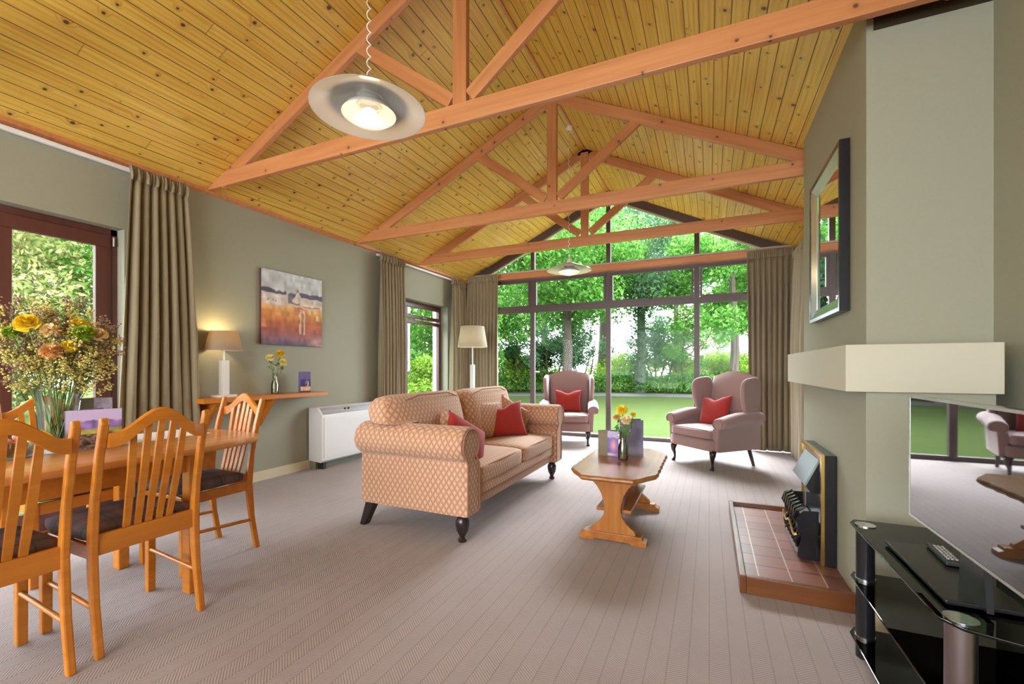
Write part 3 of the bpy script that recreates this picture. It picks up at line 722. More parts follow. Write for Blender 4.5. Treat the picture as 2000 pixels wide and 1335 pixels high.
def art(u, v):
    n1 = smooth_noise(u, v, 9, 9, 1)-.5; n2 = smooth_noise(u, v, 22, 14, 2)-.5; n3 = smooth_noise(u, v, 5, 24, 4)-.5
    vv = v+.075+.028*n1+.022*n2; uu = u+.03*n2
    st = [(.08, (.13, .09, .16)), (.17, (.26, .12, .14)), (.25, (.33, .10, .07)), (.38, (.46, .13, .05)), (.50, (.62, .26, .06)), (.58, (.68, .36, .14)), (.66, (.66, .52, .38)), (.74, (.58, .52, .46)), (.78, (.50, .50, .50)), (1, (.52, .55, .56))]
    xs = [s[0] for s in st]; c = np.stack([np.interp(vv, xs, [s[1][k] for s in st]) for k in range(3)], 1)
    def blend(mask, col, k=1.0):
        nonlocal c; mk = (np.clip(mask, 0, 1)*k)[:, None]; c = c*(1-mk)+np.array(col)*mk
    def rect(a, b, lo, hi, s_=.012): return np.clip((uu-a)/s_, 0, 1)*np.clip((b-uu)/s_, 0, 1)*np.clip((vv-lo)/s_, 0, 1)*np.clip((hi-vv)/s_, 0, 1)
    blend(rect(-.1, .38, .765, .83), (.05, .03, .08), .9); blend(rect(.40, .60, .64, .80), (.06, .07, .13), .8)
    blend(rect(.0, .36, .62, .76), (.66, .60, .55), .8); blend(rect(.60, 1.1, .755, .84-.0), (.05, .05, .12), .9)
    roofm = np.clip((.90-np.abs(uu-.57)*1.6-vv)/.02, 0, 1)*np.clip((vv-.74)/.02, 0, 1)*(np.abs(uu-.57) < .13)
    blend(roofm, (.06, .05, .12), .8); rm2 = np.clip((.86-np.abs(uu-.57)*1.6-vv)/.02, 0, 1)*np.clip((vv-.66)/.02, 0, 1)*(np.abs(uu-.58) < .1); blend(rm2, (.68, .56, .46), .95)
    blend(rect(.60, 1.0, .66, .755), (.66, .56, .44), .9); blend(rect(.66, .96, .63, .655), (.07, .05, .13), .8)
    for a in (.08, .15, .2): blend(rect(a, a+.04, .66, .70), (.22, .16, .2), .7)
    blend(rect(.50, .74, .50, .62), (.52, .17, .07), .8); blend(rect(.59, .625, .24, .60, .01), (.72, .56, .44), .8); blend(rect(.655, .69, .24, .58, .01), (.74, .60, .48), .8)
    blend(rect(.6, .7, .54, .6), (.74, .42, .30), .8); blend(rect(.75, .79, .52, .62), (.7, .58, .36), .8); blend(rect(.88, .94, .44, .54), (.75, .60, .30), .8)
    blend(rect(-.1, .07, .28, .42), (.75, .26, .10), .7); blend(np.clip((uu-.68)/.2, 0, 1)*np.clip((.25-vv)/.1, 0, 1), (.52, .30, .27), .8)
    blend(rect(.2, .6, .80, .84), (.60, .57, .42), .35)
    return c*(1+.5*n2[:, None]+.25*n3[:, None])
pic = empty('canvas_painting', (XL+.03, 3.0, 1.395)); tag(pic, 'unframed square canvas of an abstract orange and white village on the left wall', 'painting')
MB().b2(XL+.002-pic.location.x, -.001, 0, .765, 0, .775).build('stretcher_edge', plain('canvas_edge', (.08, .04, .05), .7), pic)
painted('painted_canvas', .765, .775, art, pic, 150, 160)

mr = empty('wall_mirror', (.693, 3.28, 1.46)); tag(mr, 'tall rectangular mirror in a dark and silver frame above the mantel shelf', 'mirror')
y0, y1, h_ = -.385, .385, .93
def rr_(x0, x1, a, b, c, d, w): return MB().b2(x0, x1, a, b, c, c+w).b2(x0, x1, a, b, d-w, d).b2(x0, x1, a, a+w, c+w, d-w).b2(x0, x1, b-w, b, c+w, d-w)
rr_(-.05, -.002, y0, y1, 0, h_, .022).build('outer_frame', M['black'], mr)
def bevframe(w0, w1, xo, xi):
    m = MB(); O = [(y0+w0, w0), (y1-w0, w0), (y1-w0, h_-w0), (y0+w0, h_-w0)]; I = [(y0+w1, w1), (y1-w1, w1), (y1-w1, h_-w1), (y0+w1, h_-w1)]
    vo = [m.bm.verts.new((xo, *p)) for p in O]; vi = [m.bm.verts.new((xi, *p)) for p in I]; vb = [m.bm.verts.new((-.004, *p)) for p in O]; vb2 = [m.bm.verts.new((-.004, *p)) for p in I]
    for A, B in ((vo, vi), (vi, vb2), (vb2, vb), (vb, vo)):
        for k in range(4): m.bm.faces.new((A[k], A[(k+1)%4], B[(k+1)%4], B[k]))
    return m
bevframe(.018, .085, -.048, -.022).build('silver_frame', M['silver'], mr)
MB().b2(-.021, -.019, y0+.07, y1-.07, .07, h_-.07).build('mirror_glass', M['mirror'], mr)

mt = MB().prism([(.55, 3.94), (.55, 2.368), (1.062, 2.368), (1.062, 2.64), (.70, 2.64), (.70, 3.94)], 1.045, 1.252, 'z').build('mantel_shelf', M['mantel'], mod=.003)
tag(mt, 'thick cream mantel shelf wrapping round the chimney breast', 'mantel shelf')

# ------------------------------------------------------------------ hearth and fire
he = empty('hearth', (.385, 3.2, 0)); tag(he, 'raised hearth of red quarry tiles edged with dark wood', 'hearth'); off = Vector(he.location)
def part(mb, name, mat, e, **kw):
    o = mb.build(name, mat, e, **kw); o.location = -Vector(e.location); return o
t_ = MB().b2(-.23, .245, -.66, .68, -.0, .064).build('tile_bed', M['tiles'], he); t_.location = (0, 0, .001)
beam_obj('front_board', (.157-.385, 2.515-3.2, .048), (.157-.385, 3.9-3.2, .048), .03, .093, M['hearth_wood'], he)
beam_obj('end_board', (.172-.385, 2.53-3.2, .0465), (.63-.385, 2.53-3.2, .0465), .03, .09, M['hearth_wood'], he)
beam_obj('end_board', (.172-.385, 3.885-3.2, .0465), (.628-.385, 3.885-3.2, .0465), .03, .09, M['hearth_wood'], he)
fe = empty('fireplace', (.6, 3.15, .066)); tag(fe, 'black electric fire with brass edging, metal hood and scrolled grate', 'fireplace')
def fp(mb, n, m, **kw): return part(mb, n, m, fe, **kw)
FY0, FY1 = 2.868, 3.434
fp(MB().b2(.572, .628, FY0, FY1, .068, .672, bev=.004), 'casing', M['black'])
fp(MB().b2(.556, .572, FY0, FY0+.018, .068, .676).b2(.556, .572, FY1-.018, FY1, .068, .676).b2(.556, .572, FY0+.018, FY1-.018, .658, .676), 'brass_edging', M['brass'])
fp(MB().b2(.563, .572, FY0+.018, FY1-.018, .57, .657), 'header_plate', timber('bronze_plate', (.2, .12, .07), (.3, .2, .12), (.4, .28, .2), .25, False))
fp(MB().b2(.565, .572, FY0+.02, FY1-.02, .068, .57), 'back_plate', plain('fire_back', (.20, .21, .25), .12, Metallic=.7))
cv = MB(); Y0, Y1 = 2.95, 3.33
cv.prism([(.565, .62), (.50, .478), (.492, .486), (.560, .632)], Y0, Y1, 'y'); fp(cv, 'hood_plate', M['canopy'])
fp(MB().prism([(.565, .62), (.5, .478), (.525, .44), (.566, .44)], Y0, Y0+.006, 'y').prism([(.565, .62), (.5, .478), (.525, .44), (.566, .44)], Y1-.006, Y1, 'y'), 'hood_side', M['black'])
# scrolled front grate
g = MB(); prof = [(.50, .10), (.46, .13), (.455, .17), (.475, .21), (.47, .25), (.445, .29), (.455, .335), (.49, .36)]
nb = 7
for k in range(nb):
    g = MB(); yy = 2.95+.40*k/(nb-1); g.tube([(x, yy+.018*math.sin(i*1.6), z) for i, (x, z) in enumerate(prof)], [.004, .010, .012, .010, .010, .012, .010, .005], 6)
    fp(g, 'fret_bar', M['black'], smooth=True)
for k in range(nb-1):
    g = MB()
    yy = 2.985+.40*k/(nb-1); g.tube([(x-.006, yy+.018*math.sin(i*1.6+1), z) for i, (x, z) in enumerate(prof[2:])], .002, 5)
    fp(g, 'brass_scroll', M['dull_brass'], smooth=True)
fp(MB().tube([(.447, 2.93+.44*i/10, .205-.02*math.sin(i)) for i in range(11)], .007, 6), 'brass_rail', M['brass'], smooth=True)
sidep = [(.556, .07), (.47, .07), (.455, .10), (.475, .20), (.455, .23), (.452, .30), (.485, .34), (.556, .345)]
for yy in (2.925, 3.375): fp(MB().prism(sidep, yy, yy+.012, 'y'), 'grate_end', M['black'])
fp(MB().b2(.458, .50, 2.93, 3.38, .075, .13, bev=.006), 'ash_pan_cover', M['black'])
fp(MB().b2(.50, .56, 2.94, 3.37, .24, .27), 'coal_bed', M['black_matt'])

# ------------------------------------------------------------------ tv and stand
st = empty('tv_stand', (.8, 1.8, 0)); tag(st, 'three tier black glass television stand with tube legs', 'tv stand')
outl = [(.522, 2.19), (.545, 2.235), (1.12, 2.235), (1.12, 1.19), (.66, 1.372), (.56, 1.405), (.526, 1.45)]
def shelf_o(k): 
    c = Vector((.82, 1.8)); return [tuple(c+(Vector(p)-c)*k) for p in outl]
for z, n in ((.515, 'top_shelf'), (.30, 'middle_shelf'), (.07, 'bottom_shelf')):
    part(MB().prism(outl, z, z+.008, 'z'), n, M['black_glass'], st, mod=.002)
for i, (x, y) in enumerate(((.566, 2.165), (.572, 1.455), (1.07, 2.165), (1.07, 1.36))):
    m_ = M['steel_post'] if i == 1 else M['black']
    lg = part(MB().lathe([(.031, 0), (.031, .512)], (x, y, 0), 24), 'leg', m_, st, smooth=40)
    if i == 1: lg['label'] = 'brushed metal leg'
    for z in (.308, .078): sub(MB().lathe([(.034, z), (.034, z+.009)], (x, y, 0), 24), 'leg_ring', M['chrome'], lg, smooth=40)
    sub(MB().lathe([(.034, .5235), (.034, .5265), (.0, .5265)], (x, y, 0), 28), 'disc_cap', M['chrome'], lg, smooth=40)
tv = empty('television', (.80, 1.80, .525)); tag(tv, 'flat screen television showing reflections, on the black glass stand', 'television')
ta = 0.0; tvm = Matrix.Translation((.622, 1.558, .652)) @ Matrix.Rotation(-ta, 4, 'Z')
def tvp(mb, n, m, **kw):
    o = mb.build(n, m, tv, **kw); o.matrix_local = Matrix.Translation(-Vector(tv.location)) @ tvm; return o
TW = .35
tvp(MB().b2(.0, .03, -TW, TW, .0, .405, bev=.003), 'casing', M['black'])
tvp(rr_(-.004, .002, -TW, TW, 0, .405, .008), 'bezel', plain('tv_bezel', (.55, .56, .58), .25, Metallic=.7))
tvp(MB().b2(-.003, -.0005, -TW+.008, TW-.008, .008, .397), 'screen', M['screen'])
tvp(MB().b2(.03, .05, -.2, .2, .1, .33, bev=.01), 'rear_housing', M['black'])
tvp(MB().prism([(-.05, .02), (.05, .02), (.07, -.118), (-.07, -.118)], .012, .026, 'x'), 'neck', M['black'])
tvp(MB().b2(-.055, .11, -.04, .40, -.124, -.112, bev=.003), 'base_plate', M['black'])
rc = empty('remote_control', (.66, 2.0, .534)); tag(rc, 'black remote control lying at the foot of the television', 'remote control'); rc.rotation_euler = (0, 0, rad(-4))
rc.location = (.69, 1.86, .541)
MB().b2(-.02, .02, -.085, .085, 0, .016, bev=.004).build('body', M['black_matt'], rc)
kmat = plain('keys', (.45, .45, .47), .5)
for i in range(3):
    for j in range(8):
        k_ = MB(); k_.b2(-.013+.010*i, -.007+.010*i, -.07+.016*j, -.062+.016*j, .016, .019)
        k_.build('button', kmat, rc)

# ------------------------------------------------------------------ sofa (faces +x)
sf = empty('sofa', (-1.9, 3.43, 0)); tag(sf, 'two seat sofa in cream and red lattice fabric with scroll arms', 'sofa')
def sp_(mb, n, m=M['sofa'], **kw):
    kw.setdefault('smooth', 50); return part(mb, n, m, sf, **kw)
YA, YZ = 2.40, 4.46
sp_(MB().soft((-1.88, 3.425, .285), (.80, 1.80, .21), .02), 'base_frame', uv=True)
sp_(MB().soft((-1.462, 3.43, .305), (.036, 1.62, .075), .014), 'front_border', uv=True)
sp_(MB().tube([(-1.452, 2.63, .262), (-1.452, 4.22, .262)], .006, 6), 'front_piping', M['piping'])
for i, yc in enumerate((3.03, 3.83)):
    sc = sp_(MB().soft((-1.74, yc, .40), (.60, .79, .15), .04, (.01, 0, .022), 12), 'seat_cushion', uv=True, smooth='all')
    sub(MB().tube([(-1.455, yc-.36, .452), (-1.438, yc, .462), (-1.455, yc+.36, .452)], .006, 6).tube([(-1.452, yc-.36, .345), (-1.44, yc, .338), (-1.452, yc+.36, .345)], .006, 6), 'seat_piping', M['piping'], sc, smooth=50)
bk = Matrix.Translation((-2.20, 0, .40)) @ Matrix.Rotation(rad(-10), 4, 'Y')
sp_(MB().soft((0, 3.425, .18), (.16, 1.66, .46), .06, (0, 0, .03), 10, bk), 'back_frame', uv=True, smooth='all')
for i, yc in enumerate((2.90, 3.90)):
    Mx = Matrix.Translation((-2.02, 0, .47)) @ Matrix.Rotation(rad(-13), 4, 'Y')
    mb = MB().soft((0, yc-(.03 if i == 0 else -.0), .245), (.23, .98 if i == 0 else .92, .49), .085, (.05, .02, .0), 14, Mx)
    for v in mb.bm.verts:   # tuck the middle of the face in and round the shoulders
        dy = abs(v.co.y-yc); v.co.z -= .10*max(0, dy-.40)**1.2*(v.co.z > .80)
        if v.co.z < .60: v.co.x = max(v.co.x, -2.14)
        ed = (2.64-v.co.y) if i == 0 else (v.co.y-4.22)
        if ed > 0 and v.co.z < .79: v.co.z = .772+(v.co.z-.772)*.05
    bcu = sp_(mb, 'back_cushion', uv=True, smooth='all')
    sub(MB().tube([(-2.005, yc-.40, .90), (-1.985, yc-.2, .945), (-1.985, yc+.2, .945), (-2.005, yc+.40, .90)], .006, 6), 'back_piping', M['piping'], bcu, smooth=50)
def arm(ys, out):
    # scroll profile in (y,z); out=-1 for the near arm
    c = []
    yc, zc, r = ys+out*.035, .648, .118
    for k in range(25):
        a = rad(-60)+rad(300)*k/24   # angle measured from the inner side over the top to the outer underside
        c.append((yc-out*r*math.cos(a)*1.02, zc+r*math.sin(a)))
    prof = c+[(ys+out*.075, .54), (ys+out*.075, .185), (ys-out*.10, .185), (ys-out*.10, .5)]
    mb = MB(); xs = [-2.30, -2.285, -2.24]+[-2.24+.78*i/12 for i in range(1, 12)]+[-1.455, -1.43, -1.42]
    def P(i, k):
        x = xs[i]; q = 1.0
        if i in (0, len(xs)-1): q = .93
        if i in (1, len(xs)-2): q = .985
        y, z = prof[k]; cz = .648 if k < 25 else .36; return (x, ys+(y-ys)*q, cz+(z-cz)*(q if k < 25 else 1))
    V = [[mb.bm.verts.new(P(i, k)) for k in range(len(prof))] for i in range(len(xs))]
    n = len(prof)
    for A, B in zip(V, V[1:]):
        for k in range(n): mb.bm.faces.new((A[k], A[(k+1)%n], B[(k+1)%n], B[k]))
    mb.bm.faces.new(V[0]); mb.bm.faces.new(V[-1][::-1])
    a = sp_(mb, 'arm', uv=True, smooth=45)
    pth = [(-1.417, ys+out*.068, .20), (-1.417, ys+out*.066, .52)]+[(-1.412, ys+(y-ys)*.86, .648+(z-.648)*.86) for y, z in c[::-1][1:-1]]+[(-1.417, ys-out*.088, .50), (-1.417, ys-out*.09, .20)]
    sub(MB().tube(pth, .006, 6), 'arm_piping', M['piping'], a, smooth=50)
arm(2.515, -1); arm(4.335, 1)
turn = [(.014, 0), (.027, .004), (.03, .02), (.018, .034), (.022, .045), (.038, .075), (.045, .11), (.045, .145), (.034, .165), (.046, .178), (.046, .2)]
for y in (2.50, 4.30):
    sp_(MB().lathe(turn, (-1.488, y, 0), 24), 'front_leg', M['dark_leg'], smooth=True)
    m = MB(); m.prism([(-2.30, 0), (-2.345, 0), (-2.285, .19), (-2.20, .19)], y-.03, y+.03, 'y'); sp_(m, 'rear_leg', M['dark_leg'], smooth=False, mod=.004)

# scatter cushions
def cushion(name, loc, rot, w, h, t, mat, label, cat='cushion', group=None, chop=0.0, uv=False):
    m = MB(); n = 22
    for sd in (-1, 1):
        def f(u, v):
            a, b = u*2-1, v*2-1
            pin = 1-.10*(1-a*a)*abs(b)**3; pin2 = 1-.10*(1-b*b)*abs(a)**3
            x = a*w/2*pin2; z = b*h/2*pin
            th = t/2*(max(0, (1-a*a))*max(0, (1-b*b)))**.42
            dz = -chop*math.exp(-(a/.35)**2)*max(0, b)**2*h
            return (x, sd*th, z+dz+h/2)
        m.grid(f, n, n)
    bmesh.ops.remove_doubles(m.bm, verts=m.bm.verts[:], dist=.0006)
    o = m.build(name, mat, None, smooth='all', uv=uv); o.location = loc; o.rotation_euler = rot; tag(o, label, cat, group); return o
M['sofa_small'] = M['sofa']
cushion('patterned_cushion', (-1.80, 2.86, .475), (rad(-18), rad(38), rad(100)), .36, .34, .11, M['sofa'], 'small lattice patterned cushion behind the near red cushion on the sofa', group='lattice scatter cushions', uv=True)
cushion('red_cushion', (-1.60, 2.70, .46), (rad(-26), rad(30), rad(68)), .40, .36, .14, M['red'], 'red scatter cushion leaning against the near arm of the sofa', group='red scatter cushions')
cushion('patterned_cushion', (-1.93, 3.62, .475), (rad(-10), rad(6), rad(64)), .40, .37, .12, M['sofa'], 'lattice patterned cushion left of the larger red one on the sofa', group='lattice scatter cushions', uv=True)
cushion('patterned_cushion', (-1.90, 4.02, .475), (rad(-14), rad(30), rad(40)), .40, .36, .10, M['sofa'], 'lattice patterned cushion half hidden between larger red cushion and far arm', group='lattice scatter cushions', uv=True)
cushion('red_cushion', (-1.78, 3.80, .475), (rad(-22), rad(-4), rad(44)), .46, .36, .14, M['red'], 'larger red scatter cushion towards the far arm of the sofa', group='red scatter cushions', chop=.16)

# ------------------------------------------------------------------ wing armchairs (face -y)
def wing_chair(loc, rz, label):
    e = empty('wing_armchair', loc, rz); tag(e, label, 'armchair', 'mauve wing armchairs')
    def p(mb, n, m=M['mauve'], **kw):
        kw.setdefault('smooth', 'all'); return mb.build(n, m, e, **kw)
    p(MB().soft((0, -.02, .275), (.66, .66, .14), .03, (0, .0, 0), 8), 'seat_base')
    sc = p(MB().soft((0, -.055, .395), (.60, .62, .115), .035, (0, .008, .014), 10), 'seat_cushion')
    sub(MB().tube([(-.29, -.362, .445), (0, -.372, .45), (.29, -.362, .445)], .005, 6).tube([(-.29, -.362, .348), (0, -.372, .345), (.29, -.362, .348)], .005, 6), 'seat_piping', M['mauve_piping'], sc, smooth='all')
    # back: tapered, reclined, camel top
    mb = MB()
    def back(sd):
        def f(u, v):
            a = u*2-1; z = .30+v*(.80-.0); w = .30+.035*v
            top = 1-.0*a; zz = .30+v*(.735+.075*math.cos(a*PI/2)**1.2)
            y = .235+.14*v; th = .055*(1-.25*v)
            edge = (1-abs(a)**6)*(1-max(0, v-.88)/.12*.9)
            return (a*w, y+sd*th*edge**.5 if edge > 0 else y, zz)
        return f
    mb.grid(back(-1), 18, 18); mb.grid(back(1), 18, 18); bmesh.ops.remove_doubles(mb.bm, verts=mb.bm.verts[:], dist=.001)
    p(mb, 'back')
    # wings: outline in (y,z), swept outward
    out = [(.33, .40), (.16, .56), (.09, .66), (.065, .75), (.05, .84), (.045, .93), (.06, .99), (.12, 1.03), (.26, 1.05), (.385, 1.045), (.37, .80), (.33, .55)]
    for s_ in (-1, 1):
        m = MB(); cy, cz = .2, .78; rings = []
        for (q, t) in ((.0, .035), (.8, .036), (.93, .028), (1, .0), (.93, -.022), (.8, -.026), (.0, -.026)):
            r_ = []
            for (y, z) in out:
                yy, zz = cy+(y-cy)*q, cz+(z-cz)*q; x = .335+.03*(zz-.5)+.10*max(0, .25-yy)*1.0
                r_.append(m.bm.verts.new((s_*(x+t), yy, zz)))
            rings.append(r_)
        n = len(out)
        for A, B in zip(rings, rings[1:]):
            for k in range(n): m.bm.faces.new((A[k], A[(k+1)%n], B[(k+1)%n], B[k]))
        bmesh.ops.remove_doubles(m.bm, verts=m.bm.verts[:], dist=.001)
        bmesh.ops.delete(m.bm, geom=[f for f in m.bm.faces if f.calc_area() < 1e-9], context='FACES')
        o = p(m, 'wing'); sb = o.modifiers.new('s', 'SUBSURF'); sb.levels = sb.render_levels = 2
        # arm: scroll roll on an upright panel
        m = MB(); prof = []
        cx_, cz_, r = .375, .575, .068
        for k in range(17):
            a = rad(-70)+rad(290)*k/16; prof.append((cx_-r*1.15*math.cos(a), cz_+r*math.sin(a)))
        prof += [(.385, .47), (.372, .21), (.30, .21), (.30, .46)]
        ys = [.34, .32, .22, .10, -.02, -.14, -.22, -.27, -.295, -.305]
        V = []
        for i, y in enumerate(ys):
            q = 1 if i < len(ys)-1 else .9
            if i == 0: q = .9
            dn = .0 if y > -.05 else (-.05-y)*.22
            fw = 1+.10*max(0, -(y+.1))
            V.append([m.bm.verts.new((s_*(.345+((x-.345)*q*fw)), y-(.03 if k > 16 else 0)*0, cz_+(z-cz_)*q-(dn if k < 17 else 0))) for k, (x, z) in enumerate(prof)])
        n = len(prof)
        for A, B in zip(V, V[1:]):
            for k in range(n): m.bm.faces.new((A[k], A[(k+1)%n], B[(k+1)%n], B[k]))
        m.bm.faces.new(V[0]); m.bm.faces.new(V[-1][::-1]); ar = p(m, 'arm', smooth=50)
        sub(MB().tube([(s_*(.345+(x-.345)*.8*1.02), -.309, cz_+(z-cz_)*.82-.056) for x, z in prof[:17]], .004, 5), 'arm_piping', M['mauve_piping'], ar, smooth='all')
        # cabriole front leg, splayed rear leg
        pts = [(0, 0, .215), (.006, -.012, .175), (.004, -.014, .14), (-.004, -.004, .10), (-.006, .0, .06), (-.002, -.004, .03), (0, -.014, .014), (0, -.02, .0)]
        p(MB().tube([(s_*(.30+a), -.30+b, z) for a, b, z in pts], [.04, .036, .027, .018, .014, .016, .024, .022], 12), 'front_leg', M['dark_leg'])
        p(MB().tube([(s_*.28, .27, .21), (s_*.285, .345, .0)], [.024, .017], 8), 'rear_leg', M['dark_leg'], smooth=False)
    p(MB().soft((0, .30, .42), (.66, .05, .43), .02), 'back_panel')
    return e
c1 = wing_chair((-1.99, 6.53, 0), rad(15), 'mauve wing armchair left of the middle mullion, behind the sofa end')
c2 = wing_chair((.03, 5.80, 0), rad(-44), 'mauve wing armchair on the right, angled in front of the right curtain')
def on_chair(c, lab, tilt, rz, chop):
    rzv = c.rotation_euler.z; p = Matrix.Rotation(rzv, 3, 'Z') @ Vector((-.01, .02, 0))
    cushion('red_cushion', (c.location.x+p.x, c.location.y+p.y, .455), (rad(-20), rad(tilt), rzv+rad(rz)), .42, .37, .13, M['red'], lab, group='red scatter cushions', chop=chop)
on_chair(c1, 'red scatter cushion on the left wing armchair', 0, 0, .14)
on_chair(c2, 'red scatter cushion on the right wing armchair', -6, 4, .12)

# ------------------------------------------------------------------ coffee table
ct = empty('coffee_table', (-.6, 3.28, 0)); tag(ct, 'oak coffee table with carved octagonal top on two shaped trestles', 'coffee table')
X0, X1, Y0, Y1, cc = -.885, -.315, 2.80, 3.94, .15
oc = [(X0+cc*.8, Y0), (X1-cc*.8, Y0), (X1, Y0+cc*1.3), (X1, Y1-cc*1.3), (X1-cc*.8, Y1), (X0+cc*.8, Y1), (X0, Y1-cc*1.3), (X0, Y0+cc*1.3)]
# wavy hand-carved edge
wav = []
for k in range(8):
    a, b = Vector(oc[k]), Vector(oc[(k+1)%8]); n = max(3, int((b-a).length/.06)); nn = Vector((b.y-a.y, a.x-b.x)).normalized()
    for i in range(n): wav.append(a.lerp(b, i/n)+nn*(.004*((i % 2)*2-1)))
mb = MB(); cen = Vector((-.6, 3.37)); rings = []
for (s_, z) in ((.0, .450), (1.0, .450), (1.022, .443), (1.028, .432), (1.008, .420), (.97, .412), (.0, .412)):
    rings.append([mb.bm.verts.new((*(cen+(p-cen)*s_), z)) for p in wav])
n = len(wav)
for A, B in zip(rings[1:-1], rings[2:-1]):
    for k in range(n): mb.bm.faces.new((A[k], A[(k+1)%n], B[(k+1)%n], B[k]))
mb.bm.faces.new(rings[1]); mb.bm.faces.new(rings[-2][::-1])
for v in rings[0]+rings[-1]: mb.bm.verts.remove(v)
part(mb, 'top', M['coffee_wood'], ct)
pr = [(.17, .41), (.14, .395), (.105, .36), (.075, .31), (.058, .25), (.054, .21), (.06, .17), (.085, .13), (.12, .10), (.145, .08), (.15, .062)]
pr = pr+[(.155, .05), (-.155, .05)]+[(-x, z) for x, z in pr[::-1]]
ft = [(-.29, .0), (-.16, .0), (-.15, .012), (.15, .012), (.16, .0), (.29, .0), (.29, .03), (.255, .04), (.25, .06), (-.25, .06), (-.255, .04), (-.29, .03)]
for y in (2.91, 3.66):
    part(MB().prism([(x-.585, z) for x, z in pr], y, y+.035, 'y'), 'trestle', M['coffee_leg'], ct, mod=.003)
    part(MB().prism([(x*.76-.585, z) for x, z in ft], y-.02, y+.055, 'y'), 'foot', M['coffee_wood'], ct, mod=.003)
    part(MB().prism([(x*.5-.585, z) for x, z in [(-.3, .39), (.3, .39), (.3, .412), (-.3, .412)]], y-.015, y+.05, 'y'), 'top_bearer', M['coffee_wood'], ct)
part(MB().b2(-.70, -.47, 2.945, 3.66, .185, .207), 'lower_shelf', M['coffee_wood'], ct, mod=.003)

# printed cards and menus
def lerp3(a, b, t): return np.array(a)[None]*(1-t[:, None])+np.array(b)[None]*t[:, None]
def photo(sky, mid, low, split=(.62, .5), seed=3):
    def f(u, v):
        n = smooth_noise(u, v, 12, 12, seed)-.5; vv = v+.06*n
        c = lerp3(mid, sky, np.clip((vv-split[0])/.03, 0, 1)); c = c*(1-np.clip((split[1]-vv)/.05, 0, 1))[:, None]+np.array(low)[None]*np.clip((split[1]-vv)/.05, 0, 1)[:, None]
        return c*(1+.5*(smooth_noise(u, v, 30, 30, seed+1)-.5)[:, None])
    return f
def leaflet(name, loc, rz, w, h, fns, label, group=None, spread=35, cat='leaflet', thick=.0):
    e = empty(name, loc, rz); tag(e, label, cat, group)
    for i, fn in enumerate(fns):
        a = rad(spread)*(1 if i == 0 else -1)
        o = painted('page', w, h, fn, e, 24, 36, 'print'); o.rotation_euler = (0, 0, a)
        md = o.modifiers.new('s', 'SOLIDIFY'); md.thickness = .0015
    return e
flat = lambda c: (lambda u, v: np.tile(np.array(c), (len(u), 1)))
def olive_strip(rest, s0=.0, s1=.5, c=(.20, .17, .11)):
    def f(u, v):
        r = rest(u, v); m = ((u > s0) & (u < s1))[:, None]; t = np.abs(np.sin(v*60))[:, None]*.15
        return np.where(m, np.array(c)[None]*(1+t*((v > .4) & (v < .9))[:, None]), r)
    return f
lav = photo((.50, .45, .62), (.20, .17, .38), (.10, .09, .16))
def pinky(u, v):
    r = photo((.48, .44, .62), (.16, .14, .42), (.14, .12, .36), (.72, .3), 8)(u, v)
    m = np.exp(-((u-.75)/.14)**2-((v-.45)/.22)**2)[:, None]; m2 = np.exp(-((u-.6)/.25)**2-((v-.08)/.05)**2)[:, None]
    return (r*(1-m)+np.array((.8, .35, .36))*m)*(1-m2)+np.array((.75, .6, .5))*m2
def panel(name, p0, p1, z, h, fn, label, cat, group=None, rear=(.10, .09, .15)):
    """standing folded card: printed front leaf p0->p1 with a rear leaf behind"""
    p0, p1 = Vector((*p0, z)), Vector((*p1, z)); e = empty(name, p0); tag(e, label, cat, group)
    d = p1-p0; w = d.length; a = math.atan2(d.y, d.x)-PI/2
    o = painted('front_page', w, h, fn, e, 40, 60, 'print'); o.rotation_euler = (0, rad(0), a); o.modifiers.new('s', 'SOLIDIFY').thickness = .0015
    o2 = MB().b2(0, .0015, 0, w*.9, 0, h).build('rear_page', plain('rear_page', rear, .4), e); o2.rotation_euler = (0, 0, a-rad(-35)); 
    return e
panel('leaflet', (-.815, 3.49), (-.645, 3.455), .451, .20, olive_strip(pinky, .0, .46), 'small folded leaflet with olive stripe and purple flower photo on the coffee table', 'leaflet')
def dmenu(u, v):
    n = smooth_noise(u, v, 5, 6, 11); c = lerp3((.07, .06, .09), (.15, .13, .22), n); g = np.exp(-((u-.2)/.1)**2)[:, None]; 
    m = np.exp(-((u-.5)/.2)**2-((v-.4)/.2)**2)[:, None]; return (c*(1-.5*m)+np.array((.05, .03, .02))*.5*m)+.08*np.exp(-((v-.12)/.12)**2)[:, None]
panel('menu_folder', (-.655, 3.60), (-.475, 3.575), .451, .285, dmenu, 'tall dark purple menu folder behind the flower bottle on the coffee table', 'menu folder')
o = MB().b2(-.665, -.60, 3.605, 3.612, .451, .735).build('menu_folder', plain('menu_purple', (.08, .075, .13), .3)); tag(o, 'plain purple menu folder edge showing behind the dark one', 'menu folder')
# shelf card
def shelfcard(u, v):
    c = lerp3((.10, .07, .19), (.16, .12, .28), v); m = ((v < .62) & (v > .27) & (u > .2))[:, None]; c = np.where(m, np.array((.04, .03, .14)), c)
    m = ((v < .27) & (v > .08) & (u > .15))[:, None]; c = np.where(m, np.array((.75, .45, .30))*(.7+.6*smooth_noise(u, v, 12, 8, 5))[:, None], c)
    m = np.exp(-((u-.75)/.14)**2-((v-.42)/.12)**2)[:, None]; c = c*(1-m)+np.array((.75, .60, .50))*m*(smooth_noise(u, v, 10, 14, 6) > .45)[:, None]; 
    m = ((v < .07) & (u > .2))[:, None]; return np.where(m, np.array((.10, .03, .03)), c)

